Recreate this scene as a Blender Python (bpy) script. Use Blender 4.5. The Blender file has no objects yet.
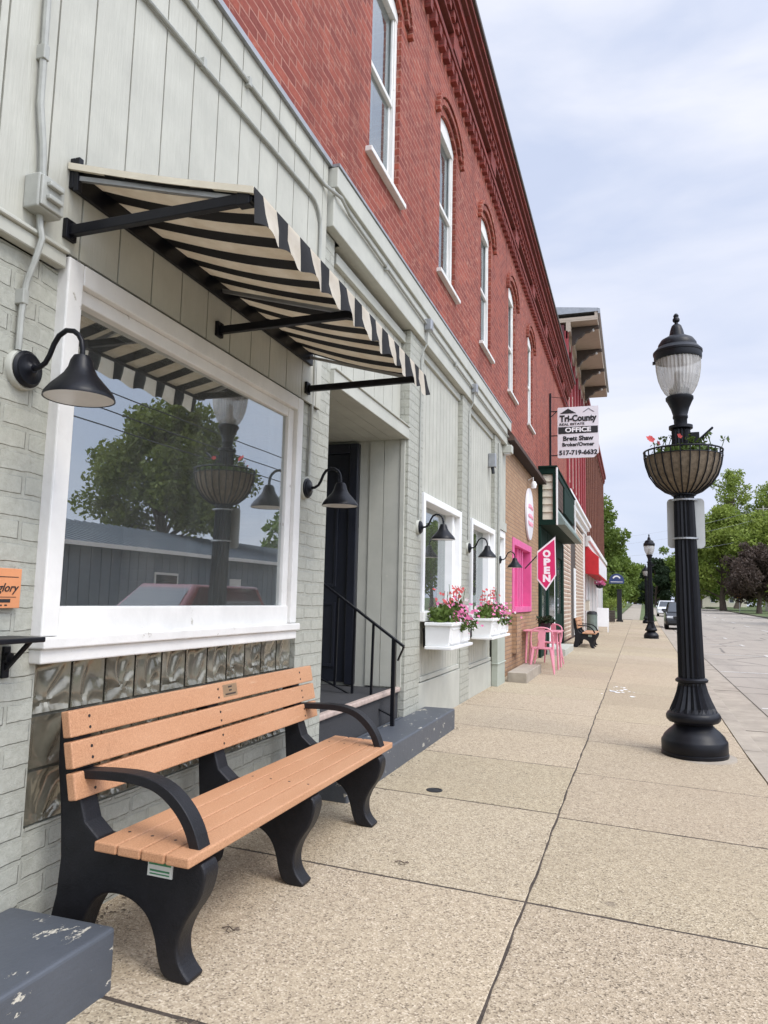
import bpy, bmesh, math, random
from mathutils import Vector, Matrix
random.seed(7)
R = math.radians
sc = bpy.context.scene
col = sc.collection

# ------------------------------------------------------------------ camera
cd = bpy.data.cameras.new('camera'); cam = bpy.data.objects.new('camera', cd); col.objects.link(cam)
cd.lens = 740 * 36 / 1024; cd.sensor_width = 36; cd.clip_start = 0.05; cd.clip_end = 5000
rows = ((0.9482423698, 0.3167249466, 0.0228411071), (-0.0151675754, 0.1170228718, -0.9930133897), (-0.3171850448, 0.9412709257, 0.1157699948))
m = Matrix(((rows[0][0], -rows[1][0], -rows[2][0], 2.114),
            (rows[0][1], -rows[1][1], -rows[2][1], 0.0),
            (rows[0][2], -rows[1][2], -rows[2][2], 1.30),
            (0, 0, 0, 1)))
cam.matrix_world = m
sc.camera = cam

# ------------------------------------------------------------------ sky and sun
SUN_EL, SUN_AZ = R(52), R(115)          # azimuth clockwise from +Y
w = bpy.data.worlds.new('World'); sc.world = w; w.use_nodes = True
nt = w.node_tree; nt.nodes.clear()
def N(t, **k):
    n = nt.nodes.new(t)
    for a, b in k.items(): setattr(n, a, b)
    return n
out = N('ShaderNodeOutputWorld'); bg = N('ShaderNodeBackground'); sky = N('ShaderNodeTexSky')
sky.sky_type = 'NISHITA'; sky.sun_disc = False; sky.sun_elevation = SUN_EL; sky.sun_rotation = SUN_AZ
sky.air_density = 1.0; sky.dust_density = 1.5; sky.ozone_density = 1.5
tc = N('ShaderNodeTexCoord'); mp = N('ShaderNodeMapping'); mp.inputs['Scale'].default_value = (1.0, 1.0, 3.2)
no = N('ShaderNodeTexNoise'); no.inputs['Scale'].default_value = 2.3; no.inputs['Detail'].default_value = 6; no.inputs['Roughness'].default_value = .5
no.inputs['Distortion'].default_value = .3
rp = N('ShaderNodeValToRGB'); rp.color_ramp.elements[0].position = .34; rp.color_ramp.elements[0].color = (.84, .84, .84, 1)
rp.color_ramp.elements[1].position = .66; rp.color_ramp.elements[1].color = (.97, .97, .97, 1)
mx = N('ShaderNodeMix', data_type='RGBA'); cl2 = N('ShaderNodeValToRGB'); cl2.color_ramp.elements[0].position = .38; cl2.color_ramp.elements[0].color = (.66, .735, .93, 1)
cl2.color_ramp.elements[1].position = .64; cl2.color_ramp.elements[1].color = (.855, .88, .985, 1)
mu = N('ShaderNodeVectorMath', operation='SCALE'); mu.inputs['Scale'].default_value = 10.2
nt.links.new(no.outputs['Fac'], cl2.inputs['Fac']); nt.links.new(cl2.outputs[0], mu.inputs[0]); nt.links.new(mu.outputs[0], mx.inputs['B'])
L = nt.links.new
L(tc.outputs['Generated'], mp.inputs['Vector']); L(mp.outputs[0], no.inputs['Vector']); L(no.outputs['Fac'], rp.inputs['Fac'])
L(rp.outputs[0], mx.inputs['Factor']); L(sky.outputs[0], mx.inputs['A'])
# cloud cover is brighter round the veiled sun, as a real overcast is
dp = N('ShaderNodeVectorMath', operation='DOT_PRODUCT'); L(tc.outputs['Generated'], dp.inputs[0])
dp.inputs[1].default_value = (math.sin(SUN_AZ) * math.cos(SUN_EL), math.cos(SUN_AZ) * math.cos(SUN_EL), math.sin(SUN_EL))
mr = N('ShaderNodeMapRange', interpolation_type='SMOOTHSTEP'); mr.inputs['From Min'].default_value = .32; mr.inputs['From Max'].default_value = 1.0
mr.inputs['To Min'].default_value = 1.0; mr.inputs['To Max'].default_value = 3.2; L(dp.outputs['Value'], mr.inputs['Value'])
vm = N('ShaderNodeVectorMath', operation='SCALE'); L(mx.outputs['Result'], vm.inputs[0]); L(mr.outputs[0], vm.inputs['Scale']); L(vm.outputs[0], bg.inputs['Color'])
bg.inputs['Strength'].default_value = .085
L(bg.outputs[0], out.inputs['Surface'])
sd = bpy.data.lights.new('sun', 'SUN'); sd.energy = 1.5; sd.angle = R(24); sd.color = (1, .95, .87)
so = bpy.data.objects.new('sun', sd); col.objects.link(so)
dirv = Vector((math.sin(SUN_AZ) * math.cos(SUN_EL), math.cos(SUN_AZ) * math.cos(SUN_EL), math.sin(SUN_EL)))
so.rotation_euler = dirv.to_track_quat('Z', 'Y').to_euler(); so.location = (30, -20, 40)
sc.view_settings.view_transform = 'Standard'; sc.view_settings.look = 'None'
sc.view_settings.exposure = 0.34; sc.view_settings.gamma = 1.0
try: sc.view_settings.use_curve_mapping = False
except Exception: pass
sc.render.resolution_x = 768; sc.render.resolution_y = 1024

# ------------------------------------------------------------------ materials
class NT:
    def __init__(s, name):
        s.m = bpy.data.materials.new(name); s.m.use_nodes = True; s.t = s.m.node_tree; s.t.nodes.clear()
        s.out = s.n('ShaderNodeOutputMaterial'); s.b = s.n('ShaderNodeBsdfPrincipled'); s.l(s.b.outputs[0], s.out.inputs['Surface'])
        s.tc = s.n('ShaderNodeTexCoord')
    def n(s, t, **k):
        n = s.t.nodes.new(t)
        for a, b in k.items(): setattr(n, a, b)
        return n
    def l(s, a, b): s.t.links.new(a, b)
    def noise(s, scale, detail=5, rough=.6, vec=None, st=None, dist=0):
        n = s.n('ShaderNodeTexNoise'); n.inputs['Scale'].default_value = scale; n.inputs['Detail'].default_value = detail
        n.inputs['Roughness'].default_value = rough; n.inputs['Distortion'].default_value = dist
        if st:
            mp = s.n('ShaderNodeMapping'); mp.inputs['Scale'].default_value = st; s.l(s.tc.outputs['Object'], mp.inputs['Vector']); s.l(mp.outputs[0], n.inputs['Vector'])
        else: s.l(vec if vec is not None else s.tc.outputs['Object'], n.inputs['Vector'])
        return n.outputs['Fac']
    def ramp(s, f, a, b, ca=(0, 0, 0), cb=(1, 1, 1)):
        r = s.n('ShaderNodeValToRGB'); e = r.color_ramp.elements
        e[0].position = a; e[0].color = (*ca, 1); e[1].position = b; e[1].color = (*cb, 1); s.l(f, r.inputs['Fac']); return r.outputs['Color']
    def mix(s, f, a, b, mode='MIX'):
        x = s.n('ShaderNodeMix', data_type='RGBA', blend_type=mode)
        for v, k in ((f, 'Factor'), (a, 'A'), (b, 'B')):
            if isinstance(v, (int, float)): x.inputs[k].default_value = v
            elif isinstance(v, tuple): x.inputs[k].default_value = (*v, 1)
            else: s.l(v, x.inputs[k])
        return x.outputs['Result']
    def math(s, op, a, b=0):
        x = s.n('ShaderNodeMath', operation=op)
        for i, v in enumerate((a, b)):
            if isinstance(v, (int, float)): x.inputs[i].default_value = v
            else: s.l(v, x.inputs[i])
        return x.outputs[0]
    def set(s, k, v):
        if isinstance(v, (int, float)): s.b.inputs[k].default_value = v
        elif isinstance(v, tuple): s.b.inputs[k].default_value = (*v, 1)
        else: s.l(v, s.b.inputs[k])
    def bump(s, h, st=.3, d=.005, prev=None):
        b = s.n('ShaderNodeBump'); b.inputs['Strength'].default_value = st; b.inputs['Distance'].default_value = d
        s.l(h, b.inputs['Height'])
        if prev is not None: s.l(prev, b.inputs['Normal'])
        s.l(b.outputs[0], s.b.inputs['Normal']); return b.outputs[0]

def sh(c, k): return tuple(min(1, x * k) for x in c)
def plain(name, c, rough=.5, var=.18, scale=6, bump=.15, bscale=60, metal=0, spec=.5, st=None):
    t = NT(name)
    f = t.ramp(t.noise(scale, 6, .65, st=st), .3, .7)
    t.set('Base Color', t.mix(f, sh(c, 1 - var), sh(c, 1 + var)))
    t.set('Roughness', rough); t.set('Metallic', metal); t.set('Specular IOR Level', spec)
    if bump: t.bump(t.noise(bscale, 3, .6, st=st), bump, .004)
    return t.m
def peeling(name, c, under, amt=.62, scale=9, rough=.55, edge=.03, st=None, grain=.25, spec=.5):
    """paint with chips and grime of their own shape"""
    t = NT(name)
    base = t.mix(t.ramp(t.noise(3.5, 5), .3, .7), sh(c, .9), sh(c, 1.06))
    chip = t.ramp(t.noise(scale, 8, .7, st=st), amt, amt + edge)
    grime = t.ramp(t.noise(2.1, 8, .72, st=(1, 1, .5)), .52, .72); base = t.mix(t.math('MULTIPLY', grime, .22), base, sh(c, .55)); t.set('Specular IOR Level', spec)
    t.set('Base Color', t.mix(chip, base, under)); t.set('Roughness', rough)
    b = t.bump(t.noise(45, 4, .6, st=st or (1, 1, .25)), grain, .004)
    t.bump(t.math('SUBTRACT', 1, chip), .3, .002, b)
    return t.m
def brick(name, c1, c2, mortar, bw=.21, bh=.072, ms=.006, bump=.6, rough=.75, var=.3, streak=None, dist=.008, rb=.35):
    t = NT(name)
    sp = t.n('ShaderNodeSeparateXYZ'); t.l(t.tc.outputs['Object'], sp.inputs[0])
    nz = t.noise(3.0, 3); wob = t.math('MULTIPLY', t.math('SUBTRACT', nz, .5), dist * 2)
    u = t.math('ADD', sp.outputs[0], sp.outputs[1]); v = t.math('ADD', sp.outputs[2], wob)
    cb = t.n('ShaderNodeCombineXYZ'); t.l(u, cb.inputs[0]); t.l(v, cb.inputs[1])
    bt = t.n('ShaderNodeTexBrick'); t.l(cb.outputs[0], bt.inputs['Vector'])
    bt.inputs['Scale'].default_value = 1; bt.inputs['Brick Width'].default_value = bw; bt.inputs['Row Height'].default_value = bh
    bt.inputs['Mortar Size'].default_value = ms; bt.inputs['Mortar Smooth'].default_value = .35; bt.inputs['Bias'].default_value = 0
    bt.inputs['Color1'].default_value = (*c1, 1); bt.inputs['Color2'].default_value = (*c2, 1); bt.inputs['Mortar'].default_value = (*mortar, 1)
    big = t.ramp(t.noise(.9, 5, .6), .3, .75)
    cc = t.mix(t.math('MULTIPLY', big, var), bt.outputs['Color'], sh(c1, .55), 'MIX')
    fine = t.ramp(t.noise(28, 5, .7), .35, .75)
    cc = t.mix(.18, cc, fine, 'SOFT_LIGHT')
    if streak:
        s2 = t.ramp(t.noise(1, 6, .7, st=(22, 5, 26)), .55, .63)
        patch = t.ramp(t.noise(.45, 6, .7), .38, .62); cc = t.mix(t.math('MULTIPLY', t.math('MULTIPLY', s2, .7), patch), cc, streak)
        run = t.ramp(t.noise(1, 5, .65, st=(2.2, 2.2, .16)), .52, .70); cc = t.mix(t.math('MULTIPLY', run, .55), cc, sh(c2, .62))
        pale = t.ramp(t.noise(.8, 7, .75), .60, .68); cc = t.mix(t.math('MULTIPLY', pale, .16), cc, (.45, .20, .15))
    t.set('Base Color', cc); t.set('Roughness', rough); t.set('Specular IOR Level', .25)
    h = t.math('SUBTRACT', 1, bt.outputs['Fac'])
    b = t.bump(h, bump, .012)
    t.bump(t.noise(26, 6, .75), rb, .009, b)
    return t.m
def glass(name, tint=(.85, .9, .92), refl=.5, dark=None, warp=.0):
    t = NT(name); t.t.nodes.remove(t.b)
    g = t.n('ShaderNodeBsdfGlossy'); g.inputs['Roughness'].default_value = .0; g.inputs['Color'].default_value = (*tint, 1)
    tr = t.n('ShaderNodeBsdfTransparent'); tr.inputs['Color'].default_value = (.72, .76, .76, 1)
    mxs = t.n('ShaderNodeMixShader'); mxs.inputs[0].default_value = refl
    t.l(tr.outputs[0], mxs.inputs[1]); t.l(g.outputs[0], mxs.inputs[2]); df = t.n('ShaderNodeBsdfDiffuse'); df.inputs['Color'].default_value = (.5, .5, .46, 1); m2 = t.n('ShaderNodeMixShader')
    t.l(t.ramp(t.noise(2.2, 7, .75, st=(1, 1, .35)), .35, .8, (.03, .03, .03), (.13, .13, .13)), m2.inputs[0]); t.l(mxs.outputs[0], m2.inputs[1]); t.l(df.outputs[0], m2.inputs[2]); t.l(m2.outputs[0], t.out.inputs['Surface'])
    if warp:
        b = t.n('ShaderNodeBump'); b.inputs['Strength'].default_value = warp; b.inputs['Distance'].default_value = .02
        t.l(t.noise(1.1, 1), b.inputs['Height']); t.l(b.outputs[0], g.inputs['Normal'])
    return t.m

M = {}
M['red_brick'] = brick('red_brick', (.34, .084, .052), (.19, .042, .031), (.40, .18, .135), .215, .076, .0085, .9, var=.45, streak=(.55, .31, .22))
M['red_trim_brick'] = brick('red_trim_brick', (.26, .056, .042), (.17, .034, .028), (.15, .05, .04), .21, .074, .006, .5, var=.25)
M['sage_brick'] = brick('sage_brick', (.41, .41, .35), (.385, .385, .33), (.37, .37, .315), .25, .082, .011, .75, rough=.5, var=.12, dist=.02, rb=.75)
M['tan_brick'] = brick('tan_brick', (.42, .27, .16), (.34, .20, .115), (.24, .17, .12), .21, .072, .009, .5, var=.2)
M['brown_brick'] = brick('brown_brick', (.20, .075, .045), (.14, .05, .035), (.2, .12, .09), .21, .072, .008, .5, var=.25)
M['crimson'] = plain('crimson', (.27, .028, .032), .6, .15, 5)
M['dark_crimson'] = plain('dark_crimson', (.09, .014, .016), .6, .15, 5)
M['sage'] = peeling('sage_siding', (.44, .435, .37), (.27, .26, .22), .66, 18, st=(1, 1, .09), grain=.9)
M['sage_trim'] = peeling('sage_trim', (.445, .445, .385), (.5, .48, .42), .66, 10, grain=.3)
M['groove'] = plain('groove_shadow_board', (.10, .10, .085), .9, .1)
M['white_old'] = peeling('white_paint', (.70, .69, .655), (.38, .35, .30), .645, 15, st=(1, .5, .5), grain=.5)
M['white'] = plain('clean_white', (.78, .78, .76), .45, .05, 4, .05)
M['cream'] = plain('cream_board', (.62, .57, .45), .6, .1)
M['black_metal'] = plain('black_painted_metal', (.005, .0055, .008), .40, .3, 12, .12, 90, 0, .25)
M['black_matt'] = plain('black_matt', (.011, .012, .014), .6, .3, 12, .1)
M['lamp_black'] = peeling('lamp_black_paint', (.006, .0065, .009), (.2, .2, .19), .745, 16, .36, .012, grain=.2, spec=.22)
M['charcoal'] = plain('charcoal_plastic', (.008, .008, .010), .48, .3, 20, .4, 110, 0, .35)
M['step_paint'] = peeling('grey_step_paint', (.075, .084, .098), (.50, .47, .39), .606, 11, .5, .01, st=(1, .45, 1), grain=.5)
M['dark_carpet'] = plain('dark_step_matting', (.035, .035, .037), .95, .35, 160, .8, 220)
M['nosing'] = plain('stone_nosing', (.42, .33, .28), .7, .2, 15, .2)
M['conduit'] = plain('painted_conduit', (.33, .335, .30), .45, .15, 9, .1)
M['steel'] = plain('grey_steel', (.33, .34, .35), .4, .15, 9, .1, 60, .6)
M['sign_back'] = plain('sign_back_alu', (.50, .51, .49), .45, .08, 7, .05, 40, .3)
M['navy_door'] = plain('blue_black_door', (.012, .014, .022), .3, .2, 4, .05)
M['green_dark'] = plain('dark_green_paint', (.007, .024, .017), .65, .2, 6, .15, 60, 0, .12)
M['green_grey'] = plain('weathered_green_metal', (.15, .19, .165), .5, .2, 6)
M['pale_green'] = plain('pale_green_paint', (.36, .39, .33), .5, .08, 6)
M['pink'] = plain('pink_paint', (.66, .12, .30), .45, .1, 5)
M['pale_pink'] = plain('pale_pink_enamel', (.70, .27, .34), .35, .1, 6)
M['flag_pink'] = plain('flag_magenta', (.62, .02, .13), .7, .06, 8)
M['shingle'] = brick('brown_shingle', (.10, .065, .05), (.07, .045, .035), (.03, .02, .018), .3, .12, .01, .6)
M['red_cloth'] = plain('red_canvas', (.55, .02, .025), .7, .1, 5, .15)
M['tan_soffit'] = plain('tan_soffit_paint', (.42, .345, .27), .6, .08, 4)
M['brown_dark'] = plain('dark_brown_paint', (.06, .045, .036), .6, .2)
M['coir'] = plain('coir_liner', (.16, .125, .085), .95, .4, 25, .9, 60)
M['orange_sign'] = plain('orange_sign_wood', (.60, .25, .11), .55, .08, 10, .08)
M['ink'] = plain('black_ink', (.012, .012, .014), .6, .0, 4, 0)
M['ink_white'] = plain('white_lettering', (.85, .85, .85), .6, .0, 4, 0)
M['ink_grey'] = plain('grey_ink', (.2, .2, .22), .6, .0, 4, 0)
M['sign_white'] = plain('sign_panel_white', (.74, .72, .74), .4, .04, 3, .03)
M['plaque'] = plain('bronze_plaque', (.33, .22, .13), .35, .1, 30, .05, 60, .3)
M['sticker'] = plain('sticker_white', (.6, .62, .58), .4, .05)
M['sticker_green'] = plain('sticker_green', (.05, .2, .09), .5, .05)
M['blue_sign'] = plain('blue_sign_paint', (.035, .06, .17), .45, .1)
M['bark'] = plain('bark', (.10, .075, .055), .9, .35, 9, .9, 14, st=(1, 1, .2))
M['bulb_white'] = plain('lamp_inner_enamel', (.55, .53, .50), .35, .05)
M['rubber'] = plain('tyre_rubber', (.015, .015, .016), .8, .2)
M['chrome'] = plain('bright_metal', (.6, .61, .63), .2, .05, 5, 0, 50, .9)
M['head_glass'] = plain('headlight_lens', (.65, .68, .7), .12, .05, 8, 0)
M['car_glass'] = plain('car_glass', (.02, .025, .03), .06, .1, 3, 0, 50, 0, .8)
M['black_car'] = plain('black_car_paint', (.012, .013, .015), .12, .1, 3, 0, 50, 0, .7)
M['white_car'] = plain('white_car_paint', (.72, .72, .73), .15, .03, 3, 0, 50, 0, .6)
M['red_car'] = plain('red_car_paint', (.15, .03, .032), .15, .05, 3, 0, 50, 0, .6)
M['metal_wall'] = plain('slate_blue_metal_wall', (.15, .185, .225), .5, .1, 3, .05)
M['metal_roof'] = plain('dark_metal_roof', (.12, .14, .16), .45, .1, 3, .05)
M['terracotta'] = plain('orange_plastic', (.5, .17, .08), .6, .1)
M['yellow_sign'] = plain('amber_sign', (.75, .28, .02), .5, .05)
M['pale_wood'] = plain('weathered_pole_wood', (.36, .33, .29), .85, .2, 8, .4, 20, st=(1, 1, .1))
M['glass'] = glass('shop_glass', (.84, .87, .87), .52, warp=.03)
M['glass_up'] = glass('upper_glass', (.75, .8, .84), .42, warp=.12)
M['curtain'] = plain('white_curtain', (.55, .55, .53), .9, .1, 3, 0, st=(1, 14, 1))
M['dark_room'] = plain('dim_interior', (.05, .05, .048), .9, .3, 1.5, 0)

def bench_wood():
    t = NT('recycled_orange_board')
    f = t.ramp(t.noise(170, 3, .7), .33, .72); g = t.ramp(t.noise(5, 4, .6, st=(1, .3, 1)), .3, .7)
    c = t.mix(f, (.34, .155, .072), (.56, .30, .16)); c = t.mix(t.math('MULTIPLY', g, .35), c, (.58, .34, .20))
    sc_ = t.ramp(t.noise(1, 8, .75, st=(40, 3, 40)), .60, .66); c = t.mix(t.math('MULTIPLY', sc_, .45), c, (.62, .42, .28))
    gr_ = t.ramp(t.noise(9, 8, .8), .62, .72); c = t.mix(t.math('MULTIPLY', gr_, .35), c, (.18, .095, .055))
    t.set('Base Color', c); t.set('Roughness', .55); t.bump(t.noise(130, 4, .7), .4, .002); return t.m
M['bench_board'] = bench_wood()

def awning_cloth():
    t = NT('striped_awning_cloth')
    sp = t.n('ShaderNodeSeparateXYZ'); t.l(t.tc.outputs['Object'], sp.inputs[0])
    s = t.math('FRACT', t.math('DIVIDE', t.math('ADD', sp.outputs[1], 10.134), .208)); f = t.math('GREATER_THAN', s, .52)
    g = t.ramp(t.noise(7, 7, .7), .35, .75)
    cream = t.mix(g, (.60, .53, .42), (.74, .69, .59)); dark = t.mix(g, (.011, .011, .012), (.026, .025, .025))
    cr = t.mix(f, cream, dark)
    chip = t.ramp(t.noise(60, 6, .7), .71, .73)
    cr = t.mix(t.math('MULTIPLY', chip, .7), cr, (.5, .49, .45)); t.set('Base Color', cr); t.set('Roughness', .75)
    t.bump(t.noise(14, 5), .25, .006)
    # cloth lets some daylight through
    tl = t.n('ShaderNodeBsdfTranslucent'); t.l(cr, tl.inputs['Color'])
    ms = t.n('ShaderNodeMixShader'); ms.inputs[0].default_value = .38
    t.l(t.b.outputs[0], ms.inputs[1]); t.l(tl.outputs[0], ms.inputs[2]); t.l(ms.outputs[0], t.out.inputs['Surface'])
    return t.m
M['awning_cloth'] = awning_cloth()

def glass_block():
    t = NT('wavy_glass_block')
    g = t.ramp(t.noise(5, 4, .6), .3, .7)
    t.set('Base Color', t.mix(g, (.15, .138, .10), (.31, .29, .225))); t.set('Metallic', .45)
    t.set('Roughness', .13); t.set('Coat Weight', .6); t.set('Coat Roughness', .05)
    t.bump(t.noise(16, 3, .6), .25, .006); return t.m
M['glass_block'] = glass_block()

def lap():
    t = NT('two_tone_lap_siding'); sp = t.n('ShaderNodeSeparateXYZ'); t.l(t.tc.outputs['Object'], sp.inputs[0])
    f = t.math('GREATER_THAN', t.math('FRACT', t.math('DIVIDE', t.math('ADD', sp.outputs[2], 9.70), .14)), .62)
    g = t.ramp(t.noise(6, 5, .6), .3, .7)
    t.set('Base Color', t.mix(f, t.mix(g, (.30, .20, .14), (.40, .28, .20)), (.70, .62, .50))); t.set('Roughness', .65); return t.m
M['lap'] = lap()
def concrete_walk():
    t = NT('exposed_aggregate_concrete')
    v = t.n('ShaderNodeTexVoronoi'); v.inputs['Scale'].default_value = 140; t.l(t.tc.outputs['Object'], v.inputs['Vector'])
    sepc = t.n('ShaderNodeSeparateColor'); t.l(v.outputs['Color'], sepc.inputs[0])
    rnd = sepc.outputs[0]
    st = t.n('ShaderNodeValToRGB'); e = st.color_ramp.elements
    e[0].position = 0; e[0].color = (.075, .06, .045, 1); e[1].position = 1; e[1].color = (.68, .59, .46, 1)
    for p, c in ((.11, (.16, .125, .09)), (.20, (.345, .28, .20)), (.70, (.435, .36, .255)), (.88, (.53, .45, .335))):
        x = e.new(p); x.color = (*c, 1)
    t.l(rnd, st.inputs['Fac'])
    big = t.ramp(t.noise(1.1, 6, .65), .3, .72)
    c = t.mix(t.math('MULTIPLY', big, .28), st.outputs['Color'], (.47, .385, .265))
    wear = t.ramp(t.noise(.5, 4, .6), .4, .68); fine = t.ramp(t.noise(26, 6, .7), .36, .6)
    c = t.mix(t.math('MULTIPLY', wear, .25), c, (.30, .235, .175), 'MIX')
    c = t.mix(.24, c, t.mix(fine, (.22, .175, .12), (.51, .42, .295)))
    gum = t.ramp(t.noise(3.3, 2, .4), .735, .75); c = t.mix(t.math('MULTIPLY', gum, .5), c, (.15, .12, .095))
    stain = t.ramp(t.noise(.8, 8, .8, dist=.8), .60, .72); c = t.mix(t.math('MULTIPLY', stain, .3), c, (.19, .15, .11))
    at = t.n('ShaderNodeAttribute', attribute_name='slab'); c = t.mix(1.0, c, at.outputs['Color'], 'MULTIPLY')
    t.set('Base Color', c); t.set('Roughness', .85); t.set('Specular IOR Level', .2)
    t.bump(v.outputs['Distance'], .5, .004); return t.m
M['walk'] = concrete_walk()
M['joint_dirt'] = plain('joint_dirt', (.055, .042, .032), .95, .5, 30, .6, 60)
M['old_mortar'] = plain('old_mortar', (.17, .16, .12), .9, .3, 20, .4, 60)
M['kerb'] = plain('kerb_concrete', (.33, .285, .225), .85, .22, 3, .5, 120)
def road():
    t = NT('worn_grey_asphalt')
    a = t.ramp(t.noise(120, 4, .7), .3, .75, (.27, .238, .195), (.43, .378, .315)); b = t.ramp(t.noise(.35, 6, .6), .3, .72)
    c = t.mix(t.math('MULTIPLY', b, .4), a, (.26, .23, .19)); k = t.ramp(t.noise(1.2, 8, .75, dist=1.5), .495, .505)
    vc = t.n('ShaderNodeTexVoronoi', feature='DISTANCE_TO_EDGE'); vc.inputs['Scale'].default_value = .33; t.l(t.tc.outputs['Object'], vc.inputs['Vector'])
    crk = t.ramp(t.math('ADD', vc.outputs['Distance'], t.math('MULTIPLY', t.noise(2.5, 5), .05)), .030, .042, (1, 1, 1), (0, 0, 0)); c = t.mix(t.math('MULTIPLY', crk, .7), c, (.07, .063, .056))
    oil = t.ramp(t.noise(1, 6, .7, st=(1.1, .12, 1)), .50, .70); c = t.mix(t.math('MULTIPLY', oil, .4), c, (.13, .118, .10))
    t.set('Base Color', c); t.set('Roughness', .9); t.bump(t.noise(140, 3), .35, .004); return t.m
M['road'] = road()
M['marking'] = peeling('worn_white_marking', (.60, .58, .54), (.26, .23, .2), .52, 10, .8, .1)
M['grass'] = plain('mown_grass', (.085, .115, .035), .9, .4, 3, .6, 40)

def leaf_mat(name, c, c2):
    t = NT(name)
    f = t.ramp(t.noise(.55, 3, .6), .33, .68); g = t.ramp(t.noise(9, 3, .6), .3, .7)
    cc = t.mix(f, c, c2); cc = t.mix(t.math('MULTIPLY', g, .35), cc, sh(c2, 1.5))
    t.set('Base Color', cc); t.set('Roughness', .6); t.set('Specular IOR Level', .25)
    tl = t.n('ShaderNodeBsdfTranslucent'); t.l(cc, tl.inputs['Color'])
    ms = t.n('ShaderNodeMixShader'); ms.inputs[0].default_value = .35
    t.l(t.b.outputs[0], ms.inputs[1]); t.l(tl.outputs[0], ms.inputs[2]); t.l(ms.outputs[0], t.out.inputs['Surface'])
    return t.m
M['leaf'] = leaf_mat('spring_leaf', (.07, .115, .022), (.155, .21, .038))
M['leaf_bright'] = leaf_mat('bright_spring_leaf', (.12, .175, .028), (.25, .30, .06))
M['leaf_olive'] = leaf_mat('olive_leaf', (.085, .115, .022), (.165, .19, .04))
M['leaf_dark'] = leaf_mat('conifer_leaf', (.014, .028, .013), (.03, .05, .02))
M['leaf_purple'] = leaf_mat('purple_leaf', (.045, .032, .026), (.095, .068, .052))
M['leaf_plant'] = leaf_mat('planter_leaf', (.035, .06, .012), (.10, .15, .03))
M['pet_pink'] = leaf_mat('pink_petal', (.62, .10, .27), (.75, .25, .42))
M['pet_red'] = leaf_mat('red_petal', (.50, .05, .06), (.62, .14, .13))
M['pet_white'] = leaf_mat('pale_petal', (.7, .6, .6), (.8, .74, .72))

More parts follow.
